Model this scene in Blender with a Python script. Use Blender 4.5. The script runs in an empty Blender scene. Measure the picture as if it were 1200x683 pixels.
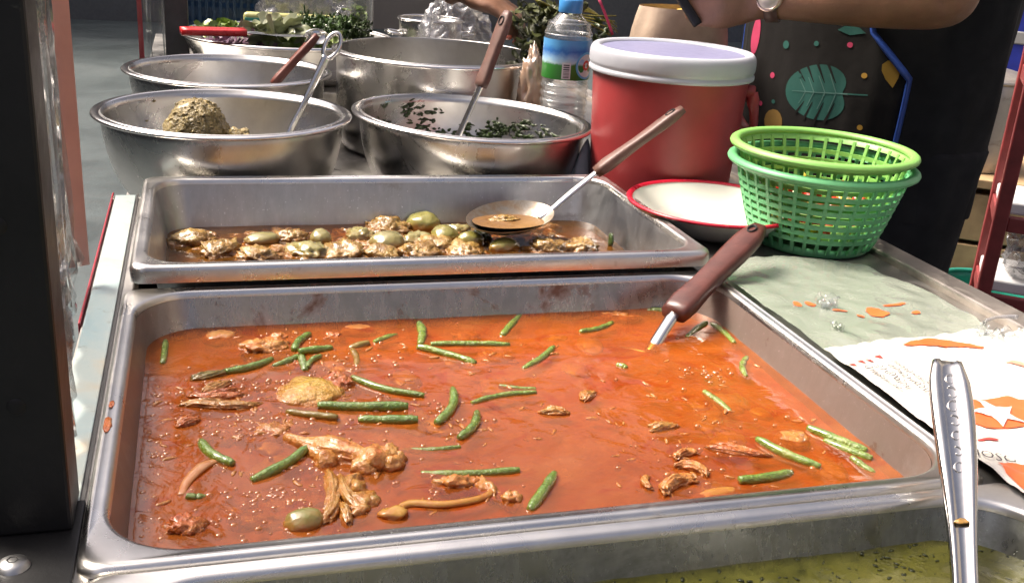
import bpy, bmesh, math, random
from mathutils import Vector, Matrix, noise, Quaternion

random.seed(7)
scn = bpy.context.scene
COL = scn.collection
PI = math.pi
R_ = math.radians

# ------------------------------------------------------------------ camera
cam_data = bpy.data.cameras.new('camera')
cam = bpy.data.objects.new('camera', cam_data)
COL.objects.link(cam)
cam_data.lens = 36.0 * 1221.8 / 1200.0
cam_data.clip_start = 0.02
cam_data.clip_end = 300.0


def cam_matrix(loc, yaw, pitch, roll):
    f = Vector((-math.sin(yaw) * math.cos(pitch), math.cos(yaw) * math.cos(pitch), -math.sin(pitch)))
    r = Vector((math.cos(yaw), math.sin(yaw), 0))
    u = r.cross(f)
    r2 = r * math.cos(roll) + u * math.sin(roll)
    u2 = u * math.cos(roll) - r * math.sin(roll)
    m = Matrix(((r2.x, u2.x, -f.x, loc[0]), (r2.y, u2.y, -f.y, loc[1]), (r2.z, u2.z, -f.z, loc[2]), (0, 0, 0, 1)))
    return m


cam.matrix_world = cam_matrix((-0.196, -0.6463, 0.307), R_(-17.307), R_(20.114), R_(4.0))
scn.camera = cam

# ------------------------------------------------------------------ light
SUN_EL, SUN_AZ = R_(53), R_(303)      # azimuth: compass-like, measured from +y towards +x
world = bpy.data.worlds.new('World')
scn.world = world
world.use_nodes = True
wn = world.node_tree.nodes
wl = world.node_tree.links
for n in list(wn):
    wn.remove(n)
sky = wn.new('ShaderNodeTexSky')
sky.sky_type = 'NISHITA'
sky.sun_disc = False
sky.sun_elevation = SUN_EL
sky.sun_rotation = SUN_AZ
sky.air_density = 0.25
sky.dust_density = 8.0
sky.ozone_density = 0.3
bg = wn.new('ShaderNodeBackground')
bg.inputs['Strength'].default_value = 0.15
wo = wn.new('ShaderNodeOutputWorld')
wl.new(sky.outputs[0], bg.inputs['Color'])
wl.new(bg.outputs[0], wo.inputs['Surface'])
sun_d = bpy.data.lights.new('sun', 'SUN')
sun_d.energy = 2.1
sun_d.angle = R_(17.0)
sun_d.color = (1.0, 0.91, 0.77)
sun = bpy.data.objects.new('sun', sun_d)
COL.objects.link(sun)
sdir = Vector((math.sin(SUN_AZ) * math.cos(SUN_EL), math.cos(SUN_AZ) * math.cos(SUN_EL), math.sin(SUN_EL)))
sun.rotation_euler = sdir.to_track_quat('Z', 'Y').to_euler()
sun.location = sdir * 5
vs = scn.view_settings
vs.view_transform = 'Standard'
vs.look = 'None'
vs.gamma = 1.0
vs.exposure = 1.38
vs.use_curve_mapping = False
scn.cycles.max_bounces = 10
scn.cycles.transparent_max_bounces = 16
scn.cycles.caustics_reflective = False
scn.cycles.caustics_refractive = False

# ------------------------------------------------------------------ helpers


def link(o, parent=None):
    COL.objects.link(o)
    if parent is not None:
        o.parent = parent
    return o


def mk(name, vf, mat=None, parent=None, smooth=True, loc=None, rot=None):
    v, f = vf
    me = bpy.data.meshes.new(name)
    me.from_pydata([tuple(p) for p in v], [], f)
    me.update()
    if smooth:
        me.polygons.foreach_set('use_smooth', [True] * len(me.polygons))
    if mat:
        me.materials.append(mat)
    o = bpy.data.objects.new(name, me)
    link(o, parent)
    if loc:
        o.location = loc
    if rot:
        o.rotation_euler = rot
    return o


def tag(o, label, cat, group=None, kind=None):
    if label:
        o['label'] = label
    if cat:
        o['category'] = cat
    if group:
        o['group'] = group
    if kind:
        o['kind'] = kind
    return o


def thing(name, label, cat, loc=(0, 0, 0), rot=(0, 0, 0), group=None):
    o = bpy.data.objects.new(name, None)
    o.empty_display_size = 0.05
    link(o)
    o.location = loc
    o.rotation_euler = rot
    return tag(o, label, cat, group)


def merge(*parts):
    V, F = [], []
    for v, f in parts:
        k = len(V)
        V += [Vector(p) for p in v]
        F += [tuple(i + k for i in q) for q in f]
    return V, F


def xf(vf, m):
    return [m @ Vector(p) for p in vf[0]], vf[1]


def tr(vf, x, y, z):
    return xf(vf, Matrix.Translation((x, y, z)))


def box(x0, x1, y0, y1, z0, z1, b=0.0):
    if b <= 0:
        v = [(x0, y0, z0), (x1, y0, z0), (x1, y1, z0), (x0, y1, z0), (x0, y0, z1), (x1, y0, z1), (x1, y1, z1), (x0, y1, z1)]
        f = [(0, 3, 2, 1), (4, 5, 6, 7), (0, 1, 5, 4), (1, 2, 6, 5), (2, 3, 7, 6), (3, 0, 4, 7)]
        return v, f
    bm = bmesh.new()
    bmesh.ops.create_cube(bm, size=1)
    for w in bm.verts:
        w.co = Vector(((x0 + x1) / 2 + w.co.x * (x1 - x0), (y0 + y1) / 2 + w.co.y * (y1 - y0), (z0 + z1) / 2 + w.co.z * (z1 - z0)))
    bmesh.ops.bevel(bm, geom=list(bm.edges), offset=b, segments=2, affect='EDGES', profile=0.5)
    return take(bm)


def take(bm):
    bm.verts.index_update()
    v = [w.co.copy() for w in bm.verts]
    f = [tuple(x.index for x in q.verts) for q in bm.faces]
    bm.free()
    return v, f


def loft(loops, cap0=False, cap1=False, closed=True):
    """loops: equal-length lists of points, joined by quads."""
    V, F = [], []
    n = len(loops[0])
    for lp in loops:
        V += [Vector(p) for p in lp]
    for k in range(len(loops) - 1):
        for i in range(n if closed else n - 1):
            j = (i + 1) % n
            F.append((k * n + i, k * n + j, (k + 1) * n + j, (k + 1) * n + i))
    if cap0:
        F.append(tuple(reversed(range(n))))
    if cap1:
        F.append(tuple((len(loops) - 1) * n + i for i in range(n)))
    return V, F


def lathe(prof, n=64, cap0=False, cap1=False):
    loops = []
    for r, z in prof:
        loops.append([(r * math.cos(2 * PI * i / n), r * math.sin(2 * PI * i / n), z) for i in range(n)])
    return loft(loops, cap0, cap1)


def torus(Rm, r, z=0.0, n=72, m=10, sz=1.0):
    loops = []
    for k in range(m + 1):
        a = 2 * PI * k / m
        rr = Rm + r * math.cos(a)
        loops.append([(rr * math.cos(2 * PI * i / n), rr * math.sin(2 * PI * i / n), z + sz * r * math.sin(a)) for i in range(n)])
    return loft(loops)


def smooth_path(pts, per=8):
    """Catmull-Rom through tuples (x, y, z, r...)."""
    P = [tuple(map(float, p)) for p in pts]
    P = [P[0]] + P + [P[-1]]
    out = []
    for i in range(1, len(P) - 2):
        p0, p1, p2, p3 = P[i - 1], P[i], P[i + 1], P[i + 2]
        for s in range(per):
            t = s / per
            out.append(tuple(0.5 * ((2 * b) + (-a + c) * t + (2 * a - 5 * b + 4 * c - d) * t * t + (-a + 3 * b - 3 * c + d) * t ** 3) for a, b, c, d in zip(p0, p1, p2, p3)))
    out.append(P[-2])
    return out


def sweep(path, prof_fn, up=Vector((0, 0, 1)), cap=True):
    """path: list of Vector; prof_fn(k, t) -> list of (u, v) offsets; u sideways, v along the path's own up."""
    loops = []
    n = len(path)
    for k, p in enumerate(path):
        a = path[max(0, k - 1)]
        b = path[min(n - 1, k + 1)]
        d = (b - a).normalized()
        s = d.cross(up)
        if s.length < 1e-4:
            s = d.cross(Vector((1, 0, 0)))
        s.normalize()
        w = s.cross(d).normalized()
        loops.append([p + s * uu + w * vv for uu, vv in prof_fn(k, k / (n - 1))])
    return loft(loops, cap, cap)


def tube(pts, per=6, n=10, flat=1.0, cap=True, up=Vector((0, 0, 1))):
    """pts: (x, y, z, r); smooth tapered tube."""
    sp = smooth_path(pts, per)
    path = [Vector(q[:3]) for q in sp]

    def pf(k, t):
        r = sp[k][3]
        return [(r * math.cos(2 * PI * i / n), r * flat * math.sin(2 * PI * i / n)) for i in range(n)]
    return sweep(path, pf, up, cap)


def ico(sub=3):
    bm = bmesh.new()
    bmesh.ops.create_icosphere(bm, subdivisions=sub, radius=1.0)
    return take(bm)


ICO = {k: ico(k) for k in (1, 2, 3, 4, 5)}


def blob(sx, sy, sz, amp=0.25, freq=1.5, sub=4, seed=None, amp2=0.0, freq2=6.0, ridged=False):
    v, f = ICO[sub]
    o = Vector((random.uniform(-50, 50), random.uniform(-50, 50), random.uniform(-50, 50)))
    out = []
    for p in v:
        q = p * freq + o
        d = noise.fractal(q, 0.9, 2.1, 3)
        if ridged:
            d = 0.7 - 1.6 * abs(d)
        k = 1 + amp * d
        if amp2:
            k += amp2 * noise.noise(p * freq2 + o)
        out.append(Vector((p.x * sx * k, p.y * sy * k, p.z * sz * k)))
    return out, f


def rrect(hx, hy, r, n=10, cx=0, cy=0, z=0.0, side=8):
    pts = []
    for (sx, sy, a0) in ((1, 1, 0), (-1, 1, 90), (-1, -1, 180), (1, -1, 270)):
        for i in range(n + 1):
            a = R_(a0 + 90 * i / n)
            pts.append((cx + sx * (hx - r) + r * math.cos(a), cy + sy * (hy - r) + r * math.sin(a), z))
        nx, ny = {0: (-1, 1), 90: (-1, -1), 180: (1, -1), 270: (1, 1)}[a0]
        q = (cx + nx * (hx - r) + r * math.cos(R_(a0 + 90)), cy + ny * (hy - r) + r * math.sin(R_(a0 + 90)), z)
        p = pts[-1]
        for i in range(1, side):
            t = i / side
            pts.append((p[0] + (q[0] - p[0]) * t, p[1] + (q[1] - p[1]) * t, z))
    return pts


# ------------------------------------------------------------------ materials
MATS = {}


class NT:
    def __init__(self, name):
        self.m = bpy.data.materials.new(name)
        self.m.use_nodes = True
        self.t = self.m.node_tree
        self.b = self.t.nodes['Principled BSDF']
        self.out = self.t.nodes['Material Output']
        self._co = None

    def n(self, kind, **kw):
        nd = self.t.nodes.new(kind)
        for k, v in kw.items():
            if k in nd.inputs:
                nd.inputs[k].default_value = v
            else:
                setattr(nd, k, v)
        return nd

    def l(self, a, b):
        self.t.links.new(a, b)

    def co(self, world=False):
        if world:
            return self.n('ShaderNodeNewGeometry').outputs['Position']
        if self._co is None:
            self._co = self.n('ShaderNodeTexCoord').outputs['Object']
        return self._co

    def noise(self, scale, detail=4, rough=0.55, dist=0.0, co=None, sc=None):
        nd = self.n('ShaderNodeTexNoise')
        nd.inputs['Scale'].default_value = scale
        nd.inputs['Detail'].default_value = detail
        nd.inputs['Roughness'].default_value = rough
        nd.inputs['Distortion'].default_value = dist
        c = co if co is not None else self.co()
        if sc:
            mp = self.n('ShaderNodeMapping')
            mp.inputs['Scale'].default_value = sc
            self.l(c, mp.inputs['Vector'])
            c = mp.outputs[0]
        self.l(c, nd.inputs['Vector'])
        return nd.outputs['Fac']

    def voronoi(self, scale, co=None, feature='F1'):
        nd = self.n('ShaderNodeTexVoronoi')
        nd.feature = feature
        nd.inputs['Scale'].default_value = scale
        self.l(co if co is not None else self.co(), nd.inputs['Vector'])
        return nd.outputs['Distance']

    def ramp(self, fac, stops, interp='LINEAR'):
        nd = self.n('ShaderNodeValToRGB')
        cr = nd.color_ramp
        cr.interpolation = interp
        while len(cr.elements) > len(stops):
            cr.elements.remove(cr.elements[-1])
        while len(cr.elements) < len(stops):
            cr.elements.new(0.5)
        for e, (p, c) in zip(cr.elements, stops):
            e.position = p
            if not hasattr(c, '__len__'):
                c = (c, c, c)
            e.color = (c[0], c[1], c[2], 1)
        self.l(fac, nd.inputs[0])
        return nd.outputs[0]

    def mix(self, fac, a, b, blend='MIX'):
        nd = self.n('ShaderNodeMix')
        nd.data_type = 'RGBA'
        nd.blend_type = blend
        for s, v in ((nd.inputs[0], fac), (nd.inputs[6], a), (nd.inputs[7], b)):
            if hasattr(v, 'is_output') or isinstance(v, bpy.types.NodeSocket):
                self.l(v, s)
            elif hasattr(v, '__len__'):
                s.default_value = (v[0], v[1], v[2], 1)
            elif s is nd.inputs[0] or s.type == 'VALUE':
                s.default_value = v
            else:
                s.default_value = (v, v, v, 1)
        return nd.outputs[2]

    def math(self, op, a, b=None, clamp=False):
        nd = self.n('ShaderNodeMath')
        nd.operation = op
        nd.use_clamp = clamp
        for s, v in ((nd.inputs[0], a), (nd.inputs[1], b)):
            if v is None:
                continue
            if isinstance(v, bpy.types.NodeSocket):
                self.l(v, s)
            else:
                s.default_value = v
        return nd.outputs[0]

    def bump(self, h, strength=0.3, dist=0.002):
        nd = self.n('ShaderNodeBump')
        nd.inputs['Strength'].default_value = strength
        nd.inputs['Distance'].default_value = dist
        self.l(h, nd.inputs['Height'])
        self.l(nd.outputs[0], self.b.inputs['Normal'])
        return nd

    def set(self, **kw):
        for k, v in kw.items():
            k = k.replace('_', ' ')
            s = self.b.inputs[k]
            if isinstance(v, bpy.types.NodeSocket):
                self.l(v, s)
            elif hasattr(v, '__len__') and len(v) == 3:
                s.default_value = (v[0], v[1], v[2], 1)
            else:
                s.default_value = v
        return self


def plain(name, col, rough=0.5, metal=0.0, var=0.12, scale=40, bump=0.0, bscale=200, bdist=0.001, spec=0.5, coat=0.0, sss=0.0):
    t = NT(name)
    nz = t.noise(scale, 5)
    lo = [c * (1 - var) for c in col]
    hi = [min(1, c * (1 + var)) for c in col]
    t.set(Base_Color=t.ramp(nz, [(0.3, lo), (0.7, hi)]), Metallic=metal, Specular_IOR_Level=spec, Coat_Weight=coat)
    t.set(Roughness=t.ramp(t.noise(scale * 2.3, 3), [(0.3, max(0, rough - 0.06)), (0.7, rough + 0.06)]))
    if bump:
        t.bump(t.noise(bscale, 4), bump, bdist)
    if sss:
        t.set(Subsurface_Weight=sss)
        t.b.inputs['Subsurface Radius'].default_value = (0.004, 0.002, 0.001)
    MATS[name] = t.m
    return t.m


def steel(name, col=(0.60, 0.59, 0.57), rough=0.2, grime=None, gscale=18, gthr=(0.58, 0.7), gcol=(0.12, 0.055, 0.02), brush=None, dents=0.25, side_shade=False, streaks=False):
    t = NT(name)
    smear = t.noise(9, 6, 0.65, 0.6)
    fine = t.noise(70, 4, 0.6, 0.2)
    sc = brush or (1, 1, 1)
    scr = t.noise(160, 3, 0.7, 0.0, sc=sc)
    rg = t.ramp(smear, [(0.3, rough * 0.75), (0.72, rough * 1.7)])
    c = t.mix(t.ramp(fine, [(0.35, 0.0), (0.75, 0.35)]), col, [x * 0.72 for x in col])
    c = t.mix(t.ramp(smear, [(0.55, 0.0), (0.8, 0.45)]), c, [col[0] * 0.7, col[1] * 0.66, col[2] * 0.58])
    if streaks:
        sk = t.noise(1.0, 5, 0.7, 0.3, sc=(110, 110, 9))
        sp = t.noise(1.0, 3, 0.6, 0.0, sc=(420, 420, 300))
        c = t.mix(t.ramp(sk, [(0.5, 0.0), (0.72, 0.35)]), c, [x * 1.35 for x in col])
        c = t.mix(t.ramp(sk, [(0.28, 0.3), (0.45, 0.0)]), c, [x * 0.6 for x in col])
        c = t.mix(t.ramp(sp, [(0.66, 0.0), (0.72, 0.7)]), c, [min(1, x * 1.9) for x in col])
        rg = t.mix(t.ramp(sk, [(0.45, 0.0), (0.7, 0.6)]), rg, 0.42)
    met = 1.0
    if grime:
        g = t.noise(gscale, 8, 0.68, 0.8)
        g2 = t.noise(gscale * 5, 4, 0.6)
        gm = t.ramp(t.math('ADD', t.math('MULTIPLY', g, 0.75), t.math('MULTIPLY', g2, 0.25)), [(gthr[0], 0.0), (gthr[1], 1.0)])
        if side_shade:  # side walls coloured brown, standing in for the dark reflections on them
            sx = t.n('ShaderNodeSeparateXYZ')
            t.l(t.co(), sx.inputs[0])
            side_mask = t.ramp(t.math('ADD', t.math('ABSOLUTE', sx.outputs[0]), t.math('MULTIPLY', t.math('SUBTRACT', g, 0.5), 0.08)), [(0.205, 0.0), (0.245, 0.75)])
            gm = t.math('MAXIMUM', gm, side_mask)
        gm = t.math('MULTIPLY', gm, grime, True)
        c = t.mix(gm, c, gcol)
        met = t.math('SUBTRACT', 1.0, gm, True)
        rg = t.mix(gm, rg, 0.42)
    t.set(Base_Color=c, Roughness=rg, Metallic=met)
    h = t.math('ADD', t.math('MULTIPLY', t.noise(14, 2), dents), t.math('MULTIPLY', scr, 0.012))
    t.bump(h, 0.35, 0.004)
    MATS[name] = t.m
    return t.m


def film(name, tint=(0.9, 0.92, 0.92), amount=0.12, rough=0.12, body=(0.8, 0.8, 0.8), bodyfac=0.1, ior=1.45, bscale=25, bstr=0.5):
    """thin clear plastic: see-through, a little milky, glossy."""
    t = NT(name)
    trn = t.n('ShaderNodeBsdfTransparent')
    trn.inputs[0].default_value = (*tint, 1)
    glo = t.n('ShaderNodeBsdfGlossy')
    glo.inputs['Roughness'].default_value = rough
    dif = t.n('ShaderNodeBsdfDiffuse')
    dif.inputs[0].default_value = (*body, 1)
    fr = t.n('ShaderNodeFresnel')
    bf = t.n('ShaderNodeNewGeometry').outputs['Backfacing']
    t.l(t.math('ADD', t.math('MULTIPLY', bf, 1.0 / ior - ior), ior), fr.inputs['IOR'])
    bp = t.n('ShaderNodeBump')
    bp.inputs['Strength'].default_value = bstr
    bp.inputs['Distance'].default_value = 0.004
    t.l(t.noise(bscale, 4, 0.6, 1.0), bp.inputs['Height'])
    for nd in (glo, dif, fr):
        t.l(bp.outputs[0], nd.inputs['Normal'])
    m1 = t.n('ShaderNodeMixShader')
    m1.inputs[0].default_value = bodyfac
    m2 = t.n('ShaderNodeMixShader')
    t.l(trn.outputs[0], m1.inputs[1])
    t.l(dif.outputs[0], m1.inputs[2])
    t.l(t.math('ADD', fr.outputs[0], amount * 0.3, True), m2.inputs[0])
    t.l(m1.outputs[0], m2.inputs[1])
    t.l(glo.outputs[0], m2.inputs[2])
    t.l(m2.outputs[0], t.out.inputs['Surface'])
    MATS[name] = t.m
    return t.m


# metals
M_PAN = steel('pan_steel', (0.46, 0.47, 0.48), 0.34, grime=0.55, gscale=10, gthr=(0.57, 0.66), gcol=(0.10, 0.055, 0.025), streaks=True)
M_PANRED = steel('pan_steel_stained', (0.44, 0.42, 0.40), 0.19, grime=0.9, gscale=16, gthr=(0.53, 0.63), gcol=(0.11, 0.042, 0.015), side_shade=True, streaks=True)
M_PANGREEN = steel('pan_steel_green_stained', (0.34, 0.35, 0.34), 0.2, grime=0.85, gscale=13, gthr=(0.50, 0.64), gcol=(0.045, 0.05, 0.014), streaks=True)
M_RIM = steel('rim_steel', (0.74, 0.72, 0.68), 0.24, grime=0.35, gscale=22, gthr=(0.6, 0.7), gcol=(0.22, 0.13, 0.06))
M_BOWL = steel('bowl_steel', (0.60, 0.59, 0.57), 0.24, grime=0.3, gscale=12, gthr=(0.6, 0.7), gcol=(0.16, 0.13, 0.05), dents=0.12)
M_BOWLRIM = steel('bowl_rim_steel', (0.72, 0.70, 0.68), 0.16, dents=0.05)
M_TOOL = steel('tool_steel', (0.66, 0.65, 0.63), 0.14, dents=0.06)
M_COUNTER = steel('counter_steel', (0.46, 0.44, 0.41), 0.33, grime=0.6, gscale=14, gthr=(0.52, 0.68), gcol=(0.09, 0.075, 0.055))
M_ALU = steel('trim_aluminium', (0.48, 0.44, 0.40), 0.38, grime=0.6, gscale=20, gthr=(0.5, 0.68), gcol=(0.13, 0.09, 0.06))
# plastics
M_BLACK = plain('black_paint', (0.012, 0.012, 0.0125), 0.45, var=0.3, scale=30, bump=0.15, bscale=90, spec=0.25)
_t = NT('worn_black_paint')
_n = _t.noise(9, 7, 0.7, 0.4)
_f = _t.noise(70, 5, 0.7, 0.2)
_c = _t.ramp(_n, [(0.35, (0.009, 0.009, 0.0095)), (0.7, (0.017, 0.017, 0.0175))])
_c = _t.mix(_t.ramp(_f, [(0.66, 0.0), (0.74, 0.8)]), _c, (0.06, 0.055, 0.05))
_t.set(Base_Color=_c, Roughness=_t.ramp(_n, [(0.35, 0.32), (0.7, 0.6)]), Specular_IOR_Level=0.3)
_t.bump(_f, 0.25, 0.0012)
M_POST = _t.m
M_DARKGREY = plain('dark_grey_paint', (0.045, 0.043, 0.042), 0.5, var=0.25)
M_BROWNPL = plain('brown_plastic', (0.085, 0.026, 0.019), 0.36, var=0.25, scale=60, bump=0.12, bscale=300)
M_BROWNDULL = plain('worn_brown_plastic', (0.125, 0.062, 0.048), 0.5, var=0.25, scale=50, bump=0.2, bscale=260)
M_REDPL = plain('red_plastic', (0.29, 0.030, 0.032), 0.45, var=0.26, scale=11, bump=0.05, bscale=60, sss=0.0)
M_REDHANDLE = plain('red_handle_plastic', (0.52, 0.02, 0.022), 0.3)
M_LIDWHITE = plain('white_lid_plastic', (0.42, 0.435, 0.48), 0.38, var=0.05, scale=25)
M_LIDIN = plain('lavender_lid_plastic', (0.20, 0.20, 0.32), 0.4, var=0.05)
M_LIME = plain('lime_plastic', (0.20, 0.44, 0.10), 0.42, var=0.08)
M_GREEN = plain('green_plastic', (0.12, 0.40, 0.17), 0.42, var=0.1)
M_ENAMEL = plain('white_enamel', (0.80, 0.77, 0.70), 0.2, var=0.04, scale=20)
M_ENRED = plain('red_enamel', (0.50, 0.014, 0.035), 0.25)
M_PINK = plain('pink_tape', (0.62, 0.34, 0.28), 0.45, var=0.12, scale=18)
M_STRIPRED = plain('red_tape', (0.30, 0.015, 0.03), 0.4)
M_BLUECAP = plain('blue_cap_plastic', (0.06, 0.27, 0.62), 0.35)
M_BOLT = steel('bolt_zinc', (0.42, 0.42, 0.42), 0.35)
M_FILM = film('clear_film', amount=0.1, bodyfac=0.10, bscale=22, bstr=0.7)
M_FILMGREY = film('grey_film', tint=(0.72, 0.74, 0.75), amount=0.2, bodyfac=0.22, body=(0.5, 0.5, 0.5), bscale=18, bstr=0.8)
M_BAGCLEAR = film('bag_film', tint=(0.90, 0.95, 0.90), amount=0.5, rough=0.12, body=(0.50, 0.56, 0.46), bodyfac=0.5, bscale=22, bstr=0.45)
M_BAGCLEAR2 = film('bag_film_white', tint=(0.9, 0.9, 0.9), amount=0.4, rough=0.12, body=(0.7, 0.7, 0.72), bodyfac=0.24, bscale=30, bstr=0.8)


def strip_mat():
    t = NT('worn_white_laminate')
    a = t.noise(11, 6, 0.65, 0.6)
    b = t.noise(60, 5, 0.7, 0.3)
    c = t.ramp(a, [(0.35, (0.27, 0.36, 0.38)), (0.55, (0.36, 0.40, 0.38)), (0.72, (0.42, 0.34, 0.23))])
    c = t.mix(t.ramp(b, [(0.60, 0), (0.70, 0.8)]), c, (0.12, 0.09, 0.05))
    t.set(Base_Color=c, Roughness=0.32)
    t.bump(b, 0.3, 0.001)
    return t.m


M_STRIP = strip_mat()


def curry_mat(name, stops, fleck=None, fl=(0.68, 0.74), rough=0.045, scale=9, tint=(1, 0.5, 0.2), clear=0.4, froth=1.1, pool=None):
    return curry_one(name + '_broth', stops, fleck, fl, rough, scale, tint, clear, froth, 0.4, pool), curry_one(name + '_bed', stops, fleck, fl, 0.4, scale, tint, 0, 0)


def curry_one(name, stops, fleck, fl, rough, scale, tint, clear, froth, flk=0.4, pool=None):
    t = NT(name)
    co = t.co(True)
    a = t.noise(scale, 7, 0.62, 1.1, co=co)
    b = t.noise(scale * 9, 5, 0.65, 0.5, co=co)
    f = t.math('ADD', t.math('MULTIPLY', a, 0.7), t.math('MULTIPLY', b, 0.3))
    c = t.ramp(f, stops)
    if fleck:
        c = t.mix(t.ramp(t.noise(150, 3, 0.6, 0.6, co=co), [(fl[0], 0), (fl[1], flk)]), c, fleck)
    oil = t.noise(26, 4, 0.6, 2.0, co=co)
    if pool:
        pl = t.noise(17, 5, 0.6, 1.6, co=co)
        c = t.mix(t.ramp(pl, [(0.57, 0.0), (0.61, 0.55)]), c, pool)
    t.set(Base_Color=c, Roughness=t.ramp(oil, [(0.42, rough), (0.6, rough * 1.7)]), Specular_IOR_Level=0.5, Coat_Weight=0.25, Coat_Roughness=0.04)
    h = t.math('ADD', t.math('MULTIPLY', t.noise(38, 3, 0.5, 0.8, co=co), 1.0), t.math('MULTIPLY', t.noise(240, 3, 0.6, co=co), 0.05))
    if clear:
        vor = t.voronoi(330, co)
        msk = t.ramp(t.noise(13, 4, 0.6, 0.8, co=co), [(0.55, 0.0), (0.66, 1.0)])
        v2 = t.math('MULTIPLY', vor, 1.9)
        dome = t.math('MULTIPLY', t.math('SUBTRACT', 1.0, t.math('MULTIPLY', v2, v2), True), msk)
        h = t.math('ADD', h, t.math('MULTIPLY', dome, froth))
    t.bump(h, 0.32, 0.0035)
    if clear:
        trn = t.n('ShaderNodeBsdfTransparent')
        trn.inputs[0].default_value = (*tint, 1)
        mx = t.n('ShaderNodeMixShader')
        # cloudier and clearer patches of broth
        t.l(t.ramp(t.noise(14, 5, 0.6, 1.4, co=co), [(0.3, clear * 0.7), (0.7, min(0.9, clear * 1.45))]), mx.inputs[0])
        gl = t.n('ShaderNodeBsdfGlossy')
        gl.inputs['Roughness'].default_value = rough
        fr = t.n('ShaderNodeFresnel')
        fr.inputs['IOR'].default_value = 1.4
        bnode = t.b.inputs['Normal'].links[0].from_socket
        t.l(bnode, gl.inputs['Normal'])
        t.l(bnode, fr.inputs['Normal'])
        m2 = t.n('ShaderNodeMixShader')
        t.l(t.b.outputs[0], mx.inputs[1])
        t.l(trn.outputs[0], mx.inputs[2])
        t.l(t.math('MULTIPLY', fr.outputs[0], mx.inputs[0].links[0].from_socket), m2.inputs[0])
        t.l(mx.outputs[0], m2.inputs[1])
        t.l(gl.outputs[0], m2.inputs[2])
        t.l(m2.outputs[0], t.out.inputs['Surface'])
    return t.m


M_REDCURRY = curry_mat('red_curry', [(0.33, (0.33, 0.074, 0.010)), (0.48, (0.40, 0.106, 0.016)), (0.62, (0.43, 0.130, 0.022)), (0.72, (0.47, 0.170, 0.038))], (0.24, 0.045, 0.008), tint=(0.97, 0.64, 0.28), clear=0.46, froth=0.0, pool=(0.30, 0.036, 0.005))
M_BROWNCURRY = curry_mat('brown_curry', [(0.35, (0.11, 0.048, 0.009)), (0.5, (0.17, 0.080, 0.017)), (0.66, (0.23, 0.12, 0.03))], (0.12, 0.03, 0.01), tint=(0.88, 0.62, 0.28), clear=0.6, froth=0.3)
M_GREENCURRY = curry_mat('green_curry', [(0.35, (0.060, 0.062, 0.010)), (0.5, (0.125, 0.122, 0.022)), (0.66, (0.20, 0.185, 0.045))], (0.025, 0.03, 0.006), fl=(0.58, 0.66), tint=(0.7, 0.65, 0.3), clear=0.35)


def food(name, stops, scale=60, rough=0.22, bump=0.7, bscale=260, bdist=0.0016, sss=0.15, coat=0.45, film_col=(0.41, 0.122, 0.018), film_amt=1.0):
    t = NT(name)
    co = t.co(True)
    a = t.noise(scale, 6, 0.62, 0.6, co=co)
    c = t.ramp(a, stops)
    if film_col:
        sep = t.n('ShaderNodeSeparateXYZ')
        t.l(co, sep.inputs[0])
        hgt = t.math('SUBTRACT', sep.outputs[2], -0.030)
        hgt = t.math('ADD', hgt, t.math('MULTIPLY', t.math('SUBTRACT', t.noise(130, 4, 0.6, 0.5, co=co), 0.5), 0.011))
        c = t.mix(t.ramp(hgt, [(0.0, 0.85 * film_amt), (0.0022, 0.6 * film_amt), (0.0060, 0.0)]), c, film_col)
    t.set(Base_Color=c, Roughness=rough, Coat_Weight=coat, Coat_Roughness=0.06, Subsurface_Weight=sss)
    t.b.inputs['Subsurface Radius'].default_value = (0.003, 0.0015, 0.0008)
    h = t.math('ADD', t.noise(bscale, 4, 0.6, 0.3, co=co), t.math('MULTIPLY', t.noise(bscale * 0.25, 3, co=co), 1.5))
    t.bump(h, bump, bdist)
    return t.m


M_BEAN = food('bean', [(0.3, (0.075, 0.17, 0.015)), (0.55, (0.135, 0.26, 0.028)), (0.75, (0.24, 0.31, 0.05))], 60, 0.18, 0.8, 420, 0.0016, film_amt=0.25, coat=1.0)
M_BEANOLD = food('bean_olive', [(0.3, (0.10, 0.085, 0.012)), (0.55, (0.17, 0.15, 0.022)), (0.75, (0.26, 0.18, 0.04))], 45, 0.25, 0.5, 420, 0.0012, film_amt=0.4)
M_POTATO = food('potato', [(0.35, (0.50, 0.26, 0.022)), (0.55, (0.58, 0.36, 0.045)), (0.7, (0.52, 0.20, 0.03))], 40, 0.14, 1.0, 260, 0.0026)
M_POTPALE = food('potato_pale', [(0.35, (0.44, 0.24, 0.07)), (0.6, (0.50, 0.32, 0.11))], 40, 0.25, 0.4)
M_CHICKEN = food('chicken', [(0.30, (0.48, 0.12, 0.020)), (0.5, (0.58, 0.26, 0.060)), (0.7, (0.64, 0.38, 0.13))], 55, 0.16, 1.0, 220, 0.0022)
M_CHICKENRED = food('chicken_red', [(0.35, (0.40, 0.06, 0.010)), (0.55, (0.50, 0.13, 0.025)), (0.7, (0.56, 0.22, 0.05))], 70, 0.14, 1.0, 260, 0.0028)
M_STRING = food('stringy_meat', [(0.35, (0.32, 0.15, 0.02)), (0.6, (0.46, 0.26, 0.055))], 70, 0.16, 0.9, 240, 0.002)
M_EGGPLANT = food('eggplant', [(0.35, (0.15, 0.13, 0.025)), (0.55, (0.24, 0.22, 0.06)), (0.72, (0.30, 0.22, 0.07))], 35, 0.22, 0.3)
M_EGGPALE = food('eggplant_grey', film_col=(0.24, 0.10, 0.02), stops=[(0.35, (0.17, 0.145, 0.05)), (0.6, (0.27, 0.235, 0.09)), (0.72, (0.19, 0.165, 0.055))], scale=30, rough=0.22, bump=0.25)
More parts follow.
